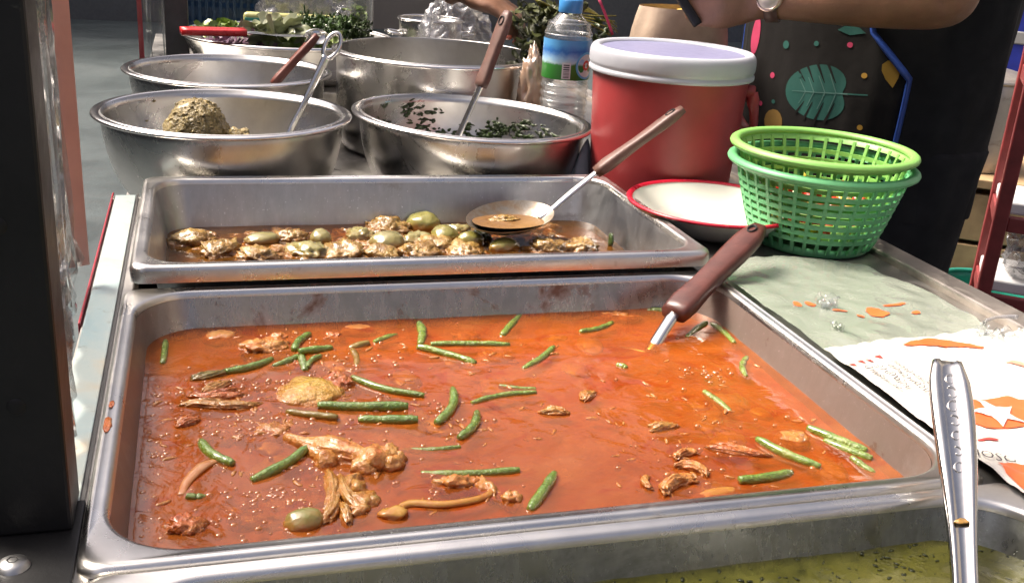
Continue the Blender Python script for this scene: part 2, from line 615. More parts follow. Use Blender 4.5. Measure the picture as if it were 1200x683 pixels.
M_STEM = food('yellow_stem', [(0.4, (0.40, 0.20, 0.02)), (0.6, (0.50, 0.30, 0.05))], 40, 0.22, 0.3)
M_ONION = food('onion', [(0.4, (0.50, 0.24, 0.11)), (0.6, (0.55, 0.34, 0.18))], 40, 0.2, 0.2)
M_BROWNMEAT = food('brown_meat', film_col=(0.24, 0.09, 0.018), stops=[(0.32, (0.16, 0.08, 0.015)), (0.5, (0.27, 0.155, 0.034)), (0.68, (0.36, 0.235, 0.065))], scale=60, rough=0.25, bump=0.9, bscale=260, bdist=0.0022)
M_PASTE = food('paste', [(0.30, (0.09, 0.062, 0.016)), (0.45, (0.20, 0.145, 0.042)), (0.58, (0.33, 0.24, 0.085)), (0.72, (0.16, 0.15, 0.035))], 260, 0.38, 1.0, 260, 0.004, 0.05, 0.2, None)
M_HERB = plain('herb_green', (0.035, 0.06, 0.012), 0.4, var=0.4, scale=60)
M_LETTUCE = plain('lettuce', (0.21, 0.29, 0.06), 0.35, var=0.35, scale=30, sss=0.1)
M_LETTUCEW = plain('pale_cabbage', (0.42, 0.44, 0.28), 0.35, var=0.2, scale=30)
M_CHILI = plain('red_chili', (0.45, 0.03, 0.015), 0.25)
M_YELLOWBIT = plain('yellow_pepper', (0.62, 0.42, 0.05), 0.3)
M_OIL = film('oil_bead', (1.0, 0.82, 0.6), 0.1, 0.05, (0.5, 0.15, 0.03), 0.15, 1.45, 60, 0.0)
M_OILDROP = food('oil_drop', [(0.4, (0.34, 0.09, 0.012)), (0.6, (0.40, 0.13, 0.02))], 40, 0.06, 0.0, coat=1.0, film_col=None)
M_FLECK = plain('dark_leaf', (0.022, 0.026, 0.007), 0.3, var=0.4, scale=90)
# cloth, skin
M_SKIN = plain('skin', (0.30, 0.150, 0.088), 0.5, var=0.22, scale=26, bump=0.35, bscale=420, bdist=0.0014, sss=0.12)
M_HAIR = plain('hair', (0.012, 0.010, 0.009), 0.4)
M_SHIRT = plain('black_shirt', (0.017, 0.017, 0.018), 0.9, var=0.25, scale=20, bump=0.3, bscale=14, bdist=0.01, spec=0.15)
M_APRON = plain('black_apron', (0.009, 0.008, 0.0075), 0.7, spec=0.2, var=0.2, scale=15, bump=0.25, bscale=12, bdist=0.01)
M_TROUSER = plain('charcoal_trousers', (0.017, 0.017, 0.019), 0.9, var=0.25, scale=20, bump=0.3, bscale=12, bdist=0.012, spec=0.15)
M_TEAL = plain('teal_print', (0.008, 0.075, 0.060), 0.7)
M_TEALPALE = plain('pale_teal_print', (0.06, 0.14, 0.12), 0.7)
M_BLUETRIM = plain('blue_trim', (0.012, 0.05, 0.26), 0.55)
M_YELLOWP = plain('yellow_print', (0.34, 0.19, 0.02), 0.7)
M_OCHREP = plain('ochre_print', (0.16, 0.09, 0.015), 0.7)
M_PINKP = plain('pink_print', (0.40, 0.03, 0.09), 0.7)
M_ORANGEP = plain('orange_print', (0.85, 0.13, 0.035), 0.35, var=0.05)
M_INK = plain('dark_ink', (0.06, 0.055, 0.06), 0.5)
M_INKRED = plain('red_ink', (0.60, 0.06, 0.05), 0.5)
M_BAGWHITE = plain('white_bag', (0.66, 0.63, 0.565), 0.28, var=0.05, scale=18, bump=0.25, bscale=55, bdist=0.003)
M_MAROON = plain('maroon_paint', (0.22, 0.034, 0.034), 0.45, var=0.2)
M_WOOD = plain('worn_wood', (0.34, 0.23, 0.12), 0.65, var=0.35, scale=14, bump=0.3, bscale=60)
M_WHITEPL = plain('white_plastic', (0.66, 0.66, 0.66), 0.4, var=0.08)
M_BLUEBOX = plain('blue_plastic', (0.02, 0.035, 0.30), 0.45, var=0.2)
M_NAVYBASKET = plain('navy_plastic', (0.012, 0.045, 0.095), 0.5, var=0.25)
M_GREYBAND = plain('grey_band', (0.34, 0.34, 0.33), 0.5)
M_TEALBOX = plain('teal_plastic', (0.02, 0.22, 0.16), 0.45)
M_BEIGE = plain('beige_cloth', (0.40, 0.30, 0.22), 0.6, var=0.25, scale=16, bump=0.3, bscale=25, bdist=0.006)


def ground_mat():
    t = NT('wet_concrete')
    a = t.noise(1.6, 7, 0.62, 0.4)
    b = t.noise(24, 6, 0.7)
    c = t.ramp(a, [(0.3, (0.034, 0.046, 0.049)), (0.55, (0.058, 0.077, 0.081)), (0.75, (0.085, 0.103, 0.106))])
    c = t.mix(t.ramp(b, [(0.45, 0), (0.75, 0.5)]), c, (0.05, 0.05, 0.048))
    t.set(Base_Color=c, Roughness=t.ramp(a, [(0.35, 0.45), (0.7, 0.75)]))
    t.bump(b, 0.3, 0.01)
    return t.m


M_GROUND = ground_mat()

# ================================================================== setting
GZ = -0.80
CT = -0.006          # counter top
gr = mk('ground', ([(-60, -60, GZ), (60, -60, GZ), (60, 60, GZ), (-60, 60, GZ)], [(0, 1, 2, 3)]), M_GROUND, smooth=False)
tag(gr, 'grey wet concrete street ground beyond the stall', 'ground', kind='structure')

# ------------------------------------------------------------------ unseen house fronts, added to darken the sky reflected in the steel
plain('shophouse_plaster', (0.24, 0.215, 0.19), 0.8, var=0.2, scale=1.2)
plain('shutter_grey', (0.10, 0.105, 0.11), 0.5)
for loc, rz, hh, lab in (((1.5, 9.0, GZ), 0, 4.7, 'plain shophouse facade across the lane behind the stall'), ((0, -7.0, GZ), PI, 2.4, 'low shophouse facade on the near side of the lane'), ((4.6, 1.0, GZ), -PI / 2, 5.6, 'shuttered shophouse facade beyond the vendor'), ((-5.2, 1.0, GZ), PI / 2, 5.6, 'shuttered shophouse facade beyond the open street')):
    t = thing('shophouse', lab, 'building', loc, (0, 0, rz), 'shophouses along the lane')
    hw = 12 if abs(rz) in (0, PI) else 7
    mk('wall', box(-hw, hw, 0.0, 0.3, 0, hh), MATS['shophouse_plaster'], t, smooth=False)
    for i in range(6):
        x = -10 + 4 * i
        if abs(x) + 1.5 > hw:
            continue
        mk('shutter', box(x - 1.5, x + 1.5, -0.06, -0.004, 0, min(2.6, hh - 0.2)), MATS['shutter_grey'], t, smooth=False)
        if hh > 5.2:
            mk('window', box(x - 0.9, x + 0.9, -0.05, -0.004, 3.7, 5.1), M_DARKGREY, t, smooth=False)

# ------------------------------------------------------------------ counter
ctr = thing('stall_counter', 'long steel food stall counter with pans sunk into its top', 'counter', (0, 0, GZ))
H = -GZ


def cpart(name, b, mat, parent=None, bev=0.0015):
    x0, x1, y0, y1, z0, z1 = b
    o = mk(name, box(x0, x1, y0, y1, z0 + H if parent is None else z0 + H, z1 + H, bev), mat, parent or ctr, smooth=False)
    return o


CY0, CY1 = -0.66, 1.85
LT = -0.052          # lowered shelf behind the pans
cpart('top_panel', (-0.2885, -0.2545, CY0, 0.4855, CT - 0.02, CT), M_COUNTER)
cpart('top_panel', (-0.2885, 0.254, 1.14, CY1, CT - 0.02, CT), M_COUNTER)
cpart('lowered_shelf', (-0.2885, 0.254, 0.492, 1.14, LT - 0.02, LT), M_COUNTER)
cpart('step_panel', (-0.2885, 0.254, 0.486, 0.4915, LT, CT - 0.0202), M_COUNTER)
cpart('step_panel', (-0.2885, 0.254, 1.1405, 1.146, LT, CT - 0.0202), M_COUNTER)
cpart('top_panel', (0.2545, 0.470, -0.1945, CY1, CT - 0.02, CT), M_COUNTER)
cpart('top_panel', (0.2640, 0.470, CY0, -0.1950, CT - 0.02, CT), M_COUNTER)
cpart('top_panel', (-0.2540, 0.2540, 0.4700, 0.4855, CT - 0.02, CT), M_COUNTER)
cpart('cross_bar', (-0.254, 0.254, 0.186, 0.194, CT - 0.03, CT), M_COUNTER)
cpart('cross_bar', (-0.254, 0.254, -0.2045, -0.186, CT - 0.03, CT), M_COUNTER)
cpart('cross_bar', (-0.254, 0.2635, CY0, -0.585, CT - 0.03, CT), M_COUNTER)
cpart('edge_strip', (-0.2865, -0.2660, -0.13, 0.490, CT, CT + 0.0025), M_STRIP, bev=0.0008)
cpart('edge_tape', (-0.2903, -0.2886, 0.13, 0.50, CT - 0.012, CT + 0.003), M_STRIPRED, bev=0.0008)
cpart('edge_seam', (-0.2655, -0.2636, -0.13, 0.50, CT, CT + 0.0012), M_DARKGREY, bev=0)
cpart('edge_trim', (0.470, 0.500, CY0, CY1, CT - 0.03, CT + 0.007), M_ALU, bev=0.003)
cpart('side_panel', (-0.2875, -0.280, CY0, CY1, -0.62, LT - 0.021), M_DARKGREY)
cpart('side_panel', (0.480, 0.492, CY0, CY1, -0.62, CT - 0.03), M_ALU)
cpart('side_panel', (-0.280, 0.480, CY0, CY0 + 0.01, -0.62, CT - 0.03), M_DARKGREY)
cpart('side_panel', (-0.280, 0.480, CY1 - 0.01, CY1, -0.62, CT - 0.03), M_DARKGREY)
cpart('bottom_shelf', (-0.280, 0.480, CY0 + 0.01, CY1 - 0.01, -0.62, -0.60), M_ALU)
for lx in (-0.265, 0.455):
    for ly in (CY0 + 0.03, CY1 - 0.03):
        cpart('leg', (lx - 0.018, lx + 0.018, ly - 0.018, ly + 0.018, GZ, -0.62), M_BLACK, bev=0.002)

# ------------------------------------------------------------------ pans


def make_pan(name, label, cx, cy, hx, hy, zr, rc, depth, fl, skirt, m_wall, m_rim):
    t = thing(name, label, 'food pan', (cx, cy, zr), group='steel food pans set in the counter')
    # rim: skirt, turned edge, flat flange, bend into the well
    ro = 0.012
    lp = []
    for dx, z, r in ((fl + 0.000, -skirt, ro), (fl, -0.004, ro), (fl - 0.0012, -0.0012, ro), (fl - 0.004, 0.0004, ro), (fl * 0.55, 0.0, 0.5 * (ro + rc)),
                     (0.0015, 0.0, rc), (-0.0008, -0.0006, rc), (-0.0022, -0.0024, rc), (-0.0028, -0.006, rc)):
        lp.append(rrect(hx + dx, hy + dx, max(r, 0.004) if dx > 0.003 else rc + dx, z=z, side=14))
    mk('rim', loft(lp), m_rim, t)
    lw = []
    for k in range(7):
        s = k / 6
        lw.append(rrect(hx - 0.0028 - 0.013 * s, hy - 0.0028 - 0.013 * s, rc - 0.002 - 0.004 * s, z=-0.006 - (depth - 0.022) * s, side=14))
    for d, z in ((0.020, -depth + 0.010), (0.027, -depth + 0.003), (0.040, -depth)):
        lw.append(rrect(hx - d, hy - d, max(0.012, rc - d * 0.4), z=z, side=14))
    mk('well', loft(lw, cap1=True), m_wall, t)
    return t


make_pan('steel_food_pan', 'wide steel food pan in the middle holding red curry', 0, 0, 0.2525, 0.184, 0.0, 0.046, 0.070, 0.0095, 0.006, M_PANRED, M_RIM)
make_pan('steel_food_pan', 'rear steel food pan with raised rim holding brown curry', 0.0005, 0.332, 0.2465, 0.136, 0.020, 0.034, 0.085, 0.0105, 0.014, M_PAN, M_RIM)
make_pan('steel_food_pan', 'nearest steel food pan holding dark green curry', 0.006, -0.3905, 0.2560, 0.184, 0.0, 0.052, 0.070, 0.0095, 0.006, M_PANGREEN, M_RIM)


def curry(name, label, cx, cy, hx, hy, rc, z, mat, amp=0.0006, bed=0.0065):
    K = 90
    loops = []
    for k in range(K, 0, -1):
        s = k / K
        lp = rrect(hx * s, hy * s, max(rc * s, 0.0008), cx=cx, cy=cy, z=z, side=34)
        out = []
        for x, y, zz in lp:
            h = amp * noise.fractal(Vector((x * 34, y * 34, 3.1)), 0.8, 2.2, 4)
            edge = max(0.0, 1 - (1 - s) / 0.02) * 0.0012
            out.append((x, y, zz + h + edge))
        loops.append(out)
    o = thing(name, label, 'curry', (0, 0, 0), group='curries in the pans')
    mk('broth_surface', loft(loops, cap1=True), mat[0], o)
    lo2 = [[(cx + (x - cx) * 0.998, cy + (y - cy) * 0.998, z - bed + 0.0016 * noise.fractal(Vector((x * 45, y * 45, 8.0)), 0.9, 2.2, 4)) for x, y, _ in lp] for lp in loops]
    mk('dense_bed', loft(lo2, cap1=True), mat[1], o)
    return o


ZS = -0.030
curry('red_curry', 'oily orange-red curry with beans and meat in the middle pan', 0, 0, 0.2462, 0.1777, 0.040, ZS, M_REDCURRY)
curry('brown_curry', 'brown curry with eggplants filling the rear pan', 0.0005, 0.332, 0.2370, 0.1265, 0.027, -0.030, M_BROWNCURRY)
curry('green_curry', 'dark green herb curry in the nearest pan', 0.006, -0.3905, 0.2500, 0.178, 0.046, -0.026, M_GREENCURRY, 0.0010)

# ------------------------------------------------------------------ stall post with clear curtain
pst = thing('stall_post', 'black painted square stall post with drilled holes by the pans', 'post', (-0.266, -0.155, CT))
mk('shaft', box(-0.052, 0.0, 0.0, 0.036, 0.004, 1.55, 0.002), M_POST, pst, smooth=False)
mk('foot_plate', box(-0.056, 0.0035, -0.045, 0.030, 0.0, 0.0038, 0.001), M_POST, pst, smooth=False)
bo = mk('bolt', lathe([(0.0001, 0.0075), (0.004, 0.0075), (0.0068, 0.0060), (0.0078, 0.0038)], 20), M_BOLT, pst, loc=(-0.024, -0.026, 0))
mk('recess', lathe([(0.0028, 0.0077), (0.0001, 0.0070)], 6), M_BLACK, bo)
for hz in (0.075, 0.165, 0.255):
    h = mk('hole', xf(lathe([(0.0045, 0.0), (0.0040, 0.0004), (0.0001, 0.0003)], 16), Matrix.Rotation(R_(90), 4, 'X')), M_BLACK, pst, loc=(-0.020, -0.0003, hz))


def sheet(name, p0, p1, z0, z1, mat, parent=None, nu=30, nv=60, wob=0.004, f=18, gather=0.0):
    V, F = [], []
    d = Vector((p1[0] - p0[0], p1[1] - p0[1], 0))
    nrm = Vector((-d.y, d.x, 0)).normalized()
    for j in range(nv + 1):
        for i in range(nu + 1):
            u, w = i / nu, j / nv
            z = z0 + (z1 - z0) * w
            p = Vector((p0[0], p0[1], 0)) + d * u
            k = wob * (noise.noise(Vector((u * f * d.length * 3, z * 3, 1.7))) + 0.6 * noise.noise(Vector((u * f * d.length * 9, z * 9, 5.1))))
            k += gather * math.exp(-((z - z0) / 0.035) ** 2) * noise.noise(Vector((u * 14, z * 60, 9)))
            V.append((p.x + nrm.x * k, p.y + nrm.y * k, z))
    for j in range(nv):
        for i in range(nu):
            a = j * (nu + 1) + i
            F.append((a, a + 1, a + nu + 2, a + nu + 1))
    return mk(name, (V, F), mat, parent)


cur = thing('plastic_curtain', 'clear plastic curtain with pink edge tape beside the black post', 'curtain', (0, 0, 0))
sheet('film', (-0.2745, -0.118), (-0.2990, 0.205), 0.004, 1.1, M_FILMGREY, cur, wob=0.006, gather=0.016)
st = sheet('edge_tape', (-0.3030, 0.212), (-0.2880, 0.219), 0.012, 1.1, M_PINK, cur, nu=4, wob=0.002)
pst2 = thing('stall_post', 'dark grey stall post at the far end of the counter', 'post', (-0.235, 1.31, CT))
mk('shaft', box(-0.018, 0.022, 0, 0.04, 0.004, 1.55, 0.003), M_DARKGREY, pst2, smooth=False)
mk('foot_plate', box(-0.03, 0.034, -0.012, 0.052, 0, 0.004, 0.001), M_DARKGREY, pst2, smooth=False)
cur2 = thing('plastic_curtain', 'clear plastic curtain with red edge tape by the far grey post', 'curtain', (0, 0, 0))
sheet('film', (-0.252, 1.33), (-0.286, 1.255), -0.02, 1.1, M_FILM, cur2, wob=0.008, nu=14)
sheet('edge_tape', (-0.2862, 1.257), (-0.2945, 1.247), -0.03, 1.1, M_STRIPRED, cur2, nu=3, wob=0.002)

# ================================================================== bowls and pots


def bowl_shell(prof, th=0.0014):
    """prof: outside (r, z) from base centre outwards; closed back along the inside."""
    inner = [(max(0.0005, r - th * 0.9), z + th) for r, z in prof]
    pr = [(0.0005, prof[0][1])] + prof + list(reversed(inner)) + [(0.0005, inner[0][1])]
    return lathe(pr, 96)


def dense(prof, per=5):
    sp = smooth_path([(r, z, 0) for r, z in prof], per)
    return [(p[0], p[1]) for p in sp]


def bowl(name, label, cat, loc, Rr, h, base, rim_w=0.0105, tilt=(0, 0, 0), power=None, mat=None, group='steel mixing bowls', deep=False):
    t = thing(name, label, cat, loc, tilt, group)
    if deep:
        prof = dense([(base * 0.6, 0), (base * 0.92, 0.0015), (base * 0.985, 0.008), (Rr * 0.985, 0.03), (Rr * 0.99, h * 0.6), (Rr * 0.992, h - 0.004), (Rr, h)])
    else:
        prof = [(base * 0.7, 0), (base, 0.001)]
        for k in range(1, 15):
            a = k / 14 * PI / 2
            prof.append((base + (Rr - base) * math.sin(a) ** 0.85, 0.001 + (h - 0.001) * (1 - math.cos(a)) ** 0.90))
    mk('shell', bowl_shell(prof), mat or M_BOWL, t)
    pr = [(Rr - 0.001, h - 0.003), (Rr + 0.0, h), (Rr + rim_w * 0.4, h + 0.0016), (Rr + rim_w * 0.8, h + 0.0010), (Rr + rim_w, h - 0.0010), (Rr + rim_w * 0.85, h - 0.0034), (Rr + rim_w * 0.35, h - 0.0030)]
    mk('rim', lathe(dense(pr, 3), 96), M_BOWLRIM, t)
    return t


B1 = (-0.1700, 0.622, LT)
bowl('mixing_bowl', 'steel mixing bowl holding a mound of brown curry paste', 'bowl', B1, 0.138, 0.113, 0.080)
B2 = (0.130, 0.628, LT)
bowl('mixing_bowl', 'slightly tilted steel mixing bowl with herb scraps and brown spatula', 'bowl', B2, 0.142, 0.110, 0.082, tilt=(0, R_(1.6), 0))
B3 = (-0.156, 0.945, LT)
bowl('mixing_bowl', 'empty steel mixing bowl behind the bowl of curry paste', 'bowl', B3, 0.138, 0.112, 0.080)
B4 = (0.152, 0.940, LT)
bowl('deep_basin', 'large straight-sided deep steel basin behind the tilted bowl', 'basin', B4, 0.153, 0.146, 0.146, rim_w=0.006, deep=True, group=None)

# paste mound
t = thing('curry_paste_mound', 'coarse brown green curry paste mound in the steel bowl', 'curry paste', (-0.203, 0.618, LT + 0.002))
v, f = ICO[5]
v = [Vector((p.x, p.y, p.z)) for p in v]
for p in v:
    k = 1 + 0.10 * noise.fractal(p * 1.5, 0.9, 2.1, 4) + 0.08 * noise.noise(p * 6.5) + 0.10 * noise.noise(p * 16)
    rr = math.hypot(p.x, p.y)
    top = 0.126 * (1 - rr ** 2.6) ** 0.6 if rr < 1 else 0
    p.x, p.y, p.z = p.x * 0.050 * k, p.y * 0.048 * k, (top * (0.88 + 0.12 * k) if p.z > 0 else 0.0)
mk('mound', (v, f), M_PASTE, t)
crumbs = []
for k in range(900):
    p = random.choice(v)
    if p.z < 0.045:
        continue
    r = random.choice((0.0009, 0.0013, 0.0019, 0.0026))
    crumbs.append(tr(blob(r, r * random.uniform(0.5, 1), r * 0.7, 0.5, 1.4, 1), p.x, p.y, p.z))
cr = mk('crumbs', merge(*crumbs), M_PASTE, t)
cr['kind'] = 'stuff'
for (dx, dy, s) in ((0.046, -0.014, 0.016), (0.058, -0.022, 0.010), (-0.056, -0.012, 0.012), (-0.074, -0.010, 0.008)):
    v, f = blob(s, s, s * 1.1 + 0.012, 0.3, 1.8, 3, amp2=0.15, freq2=7)
    mk('clump', (v, f), M_PASTE, t, loc=(dx, dy, 0.066 if dx > 0 else 0.058))


def on_bowl(loc, Rr, h, base, ang, s):
    """inner surface point at parameter s (0 base edge, 1 rim)."""
    a = s * PI / 2
    r = base + (Rr - base) * math.sin(a) ** 0.85 - 0.002
    z = 0.001 + (h - 0.001) * (1 - math.cos(a)) ** 0.90 + 0.0022
    return Vector((loc[0] + r * math.cos(ang), loc[1] + r * math.sin(ang), loc[2] + z))


def scraps(name, label, cat, loc, Rr, h, base, spots, mat, size=(0.0012, 0.004)):
    parts = []
    for ang, s, sp, n in spots:
        for k in range(n):
            p = on_bowl(loc, Rr, h, base, ang + random.gauss(0, sp), min(0.95, max(0.02, s + random.gauss(0, sp * 0.8))))
            z = random.uniform(*size)
            v, f = blob(z * random.uniform(0.7, 1.8), z * random.uniform(0.4, 1.0), z * 0.35, 0.9, 1.8, 2)
            parts.append(xf((v, f), Matrix.Translation(p) @ Matrix.Rotation(ang + PI / 2, 4, 'Z') @ Matrix.Rotation(R_(55), 4, 'X') @ Matrix.Rotation(random.uniform(0, PI), 4, 'Z')))
    o = mk(name, merge(*parts), mat)
    return tag(o, label, cat, kind='stuff')


scraps('herb_scraps', 'dark green herb scraps stuck inside the tilted bowl', 'herbs', B2, 0.142, 0.110, 0.082,
       [(R_(58), 0.70, 0.07, 40), (R_(44), 0.72, 0.08, 34), (R_(26), 0.68, 0.08, 22), (R_(78), 0.64, 0.08, 30), (R_(114), 0.88, 0.04, 24), (R_(130), 0.72, 0.12, 26), (R_(100), 0.74, 0.12, 40), (R_(66), 0.62, 0.06, 40), (R_(36), 0.60, 0.1, 30)], M_HERB, (0.0016, 0.0048))
scraps('paste_smears', 'brown paste crumbs stuck inside the paste bowl', 'curry paste', B1, 0.138, 0.113, 0.080,
       [(R_(60), 0.6, 0.05, 8), (R_(40), 0.45, 0.08, 8), (R_(70), 0.4, 0.15, 10), (R_(25), 0.6, 0.08, 6), (R_(130), 0.6, 0.2, 8), (R_(200), 0.3, 0.3, 14)], M_PASTE, (0.001, 0.0032))

# ------------------------------------------------------------------ enamel bowl
t = thing('enamel_bowl', 'white enamel bowl with red rim between pan and green baskets', 'bowl', (0.330, 0.335, CT), (0, 0, 0))
EH, ER = 0.030, 0.092
pr = dense([(0.046, 0.0), (0.052, 0.001), (0.066, 0.007), (0.080, 0.018), (ER, EH)], 5)
mk('shell', bowl_shell(pr, 0.002), M_ENAMEL, t)
mk('rim', lathe(dense([(ER - 0.0045, EH + 0.0002), (ER - 0.002, EH + 0.0020), (ER + 0.0004, EH + 0.0024), (ER + 0.0020, EH + 0.001), (ER + 0.0014, EH - 0.0010)], 4), 96), M_ENRED, t)
for rr, zz in ((0.058, 0.0036), (0.066, 0.0082), (0.074, 0.0138)):
    mk('throwing_ring', torus(rr, 0.0009, zz + 0.0012, 80, 6), M_ENAMEL, t)

# ------------------------------------------------------------------ red cooler
BK = (0.348, 0.520, CT)
t = thing('red_cooler_bucket', 'red plastic cooler bucket with thick white lid beside the bowls', 'cooler', BK)
mk('body', lathe(dense([(0.060, 0.0), (0.080, 0.001), (0.0845, 0.004), (0.0860, 0.012), (0.0895, 0.07), (0.0935, 0.138), (0.0938, 0.146)], 4), 96), M_REDPL, t)
lid = mk('lid', lathe(dense([(0.0940, 0.140), (0.0985, 0.1405), (0.0990, 0.144), (0.0975, 0.147), (0.0990, 0.151), (0.0992, 0.160), (0.0978, 0.166), (0.0945, 0.1695), (0.0900, 0.1695), (0.0880, 0.1685), (0.0865, 0.1670), (0.0860, 0.1660)], 4), 96), M_LIDWHITE, t)
mk('lid_recess', lathe([(0.0861, 0.1660), (0.07, 0.1652), (0.03, 0.1650), (0.0005, 0.1650)], 96), M_LIDIN, lid)
# bail handle hanging down on the side that faces right, with its two pivots
for sgn in (1,):
    hd = thing_h = mk('handle', tube([(0.0965, -0.020, 0.124, 0.0055), (0.1010, -0.022, 0.108, 0.0052), (0.1075, -0.010, 0.084, 0.0052), (0.111, 0.020, 0.070, 0.0052), (0.104, 0.052, 0.084, 0.0052), (0.086, 0.060, 0.112, 0.0052), (0.080, 0.056, 0.124, 0.0055)], 6, 10, 1.5), M_REDPL, t)
    hd.rotation_euler = (0, 0, R_(-12))
    for a, b in ((0.0945, -0.020), (0.078, 0.055)):
        k = mk('pivot', xf(lathe([(0.0001, 0.006), (0.006, 0.006), (0.0075, 0.004), (0.0075, -0.004)], 18), Matrix.Translation((a, b, 0.126)) @ Matrix.Rotation(math.atan2(b, a), 4, 'Z') @ Matrix.Rotation(R_(90), 4, 'Y')), M_REDPL, hd)

# ------------------------------------------------------------------ water bottle
def label_mat():
    t = NT('bottle_label')
    sep = t.n('ShaderNodeSeparateXYZ')
    t.l(t.co(), sep.inputs[0])
    z = t.math('ADD', sep.outputs[2], t.math('MULTIPLY', t.noise(70, 4, 0.6), 0.016))
    z = t.math('DIVIDE', t.math('SUBTRACT', z, 0.099), 0.050)
    c = t.ramp(z, [(0.0, (0.02, 0.14, 0.018)), (0.44, (0.03, 0.19, 0.025)), (0.50, (0.45, 0.62, 0.70)), (0.60, (0.30, 0.52, 0.75)), (0.78, (0.03, 0.16, 0.50)), (0.95, (0.10, 0.34, 0.66))])
    t.set(Base_Color=c, Roughness=0.28)
    return t.m


def pet_mat():
    t = NT('clear_bottle_plastic')
    t.set(Base_Color=(0.97, 0.98, 0.98), Roughness=0.03, Transmission_Weight=1.0, IOR=1.28)
    return t.m


M_PET = film('clear_bottle_film', (0.95, 0.96, 0.96), 0.15, 0.04, (0.7, 0.72, 0.72), 0.06, 1.45, 30, 0.1)
t = thing('water_bottle', 'clear plastic water bottle with blue cap and printed label', 'bottle', (0.289, 0.733, CT))
t.scale = (1.05, 1.05, 1.05)
pr = [(0.020, 0.002), (0.029, 0.0), (0.0315, 0.004)]
z = 0.010
while z < 0.082:
    pr += [(0.0318, z), (0.0318, z + 0.004), (0.0302, z + 0.006), (0.0302, z + 0.008)]
    z += 0.0102
pr += [(0.0312, 0.088), (0.0312, 0.146), (0.0318, 0.150), (0.0300, 0.155), (0.0225, 0.167), (0.0155, 0.175), (0.0135, 0.178), (0.0132, 0.186)]
mk('body', lathe(dense(pr, 3), 48), M_PET, t)
mk('water', lathe(dense([(0.0005, 0.003), (0.027, 0.003), (0.0292, 0.008), (0.0292, 0.15), (0.0225, 0.164), (0.0005, 0.1645)], 4), 40), M_PET, t)
mk('cap', lathe([(0.0150, 0.177), (0.0155, 0.178), (0.0155, 0.1925), (0.0148, 0.1940), (0.0001, 0.1942)], 40), M_BLUECAP, t)
lb = mk('label', lathe([(0.0317, 0.0945), (0.0317, 0.1445)], 60), label_mat(), t)


def patch(a0, a1, z0, z1, r, n=8):
    lo = [(r * math.cos(a0 + (a1 - a0) * i / n), r * math.sin(a0 + (a1 - a0) * i / n), z0) for i in range(n + 1)]
    return loft([lo, [(x, y, z1) for x, y, _ in lo]], closed=False)


AB = R_(-108)
bc = mk('barcode', patch(AB - 0.18, AB + 0.18, 0.0960, 0.117, 0.0320), M_WHITEPL, lb)
bars = []
zz = 0.0975
while zz < 0.1150:
    w = random.choice((0.0006, 0.001, 0.0016))
    bars.append(patch(AB - 0.12, AB + 0.12, zz, zz + w, 0.0322))
    zz += w + random.choice((0.0007, 0.0012))
mk('bars', merge(*bars), M_INK, lb)['kind'] = 'stuff'


def disc_patch(ac, zc, rr, r, n=28, inner=0.0):
    o = []
    for q in (inner, 1.0):
        o.append([(r * math.cos(ac + rr * q * math.cos(2 * PI * i / n) / r), r * math.sin(ac + rr * q * math.cos(2 * PI * i / n) / r), zc + rr * q * math.sin(2 * PI * i / n)) for i in range(n)])
    return loft(o, cap0=(inner > 0 and False))


AL = R_(-55)
mk('logo_disc', disc_patch(AL, 0.113, 0.0155, 0.0320, inner=0.001), M_WHITEPL, lb)
mk('logo_ring', disc_patch(AL, 0.113, 0.0175, 0.0321, inner=0.84), plain('logo_blue', (0.12, 0.42, 0.7), 0.3), lb)
mk('logo_mark', disc_patch(AL, 0.1135, 0.0065, 0.0322, inner=0.55), M_INKRED, lb)

# ------------------------------------------------------------------ green baskets


def basket(name, label, loc, tilt, Rt, Rb, h, mat, rows, ribs, rimr):
    t = thing(name, label, 'basket', loc, tilt, 'stacked green plastic baskets')
    rad = lambda z: Rb + (Rt - Rb) * (z / h) ** 0.85
    mk('rim', torus(Rt + 0.004, rimr, h, 96, 12, 0.75), mat, t)
    mk('top_band', lathe([(rad(h - 0.008) - 0.0008, h - 0.008), (Rt + 0.0008, h), (Rt + 0.0022, h), (rad(h - 0.008) + 0.0008, h - 0.008)], 96), mat, t)
    mk('base', lathe([(0.0005, 0.001), (Rb * 0.98, 0.001), (Rb + 0.001, 0.003), (Rb + 0.0012, 0.010), (Rb - 0.0008, 0.010), (Rb - 0.0012, 0.0035), (0.0005, 0.0028)], 72), mat, t)
    for k in range(rows):
        z = 0.016 + (h - 0.030) * (k + 0.5) / rows
        r = rad(z)
        mk('ring', lathe([(r - 0.0010, z - 0.0022), (r + 0.0010, z - 0.0022), (r + 0.0012, z + 0.0022), (r - 0.0010, z + 0.0022), (r - 0.0010, z - 0.0022)], 80), mat, t, smooth=False)
    # one rib, shared by all
    lp = []
    for k in range(9):
        z = 0.006 + (h - 0.010) * k / 8
        r = rad(z)
        lp.append([(r - 0.0013, -0.0017, z), (r + 0.0013, -0.0017, z), (r + 0.0013, 0.0017, z), (r - 0.0013, 0.0017, z)])
    first = mk('rib', loft(lp, True, True), mat, t, smooth=False)
    for i in range(1, ribs):
        c = first.copy()
        COL.objects.link(c)
        c.parent = t
        c.rotation_euler = (0, 0, 2 * PI * i / ribs)
    return t


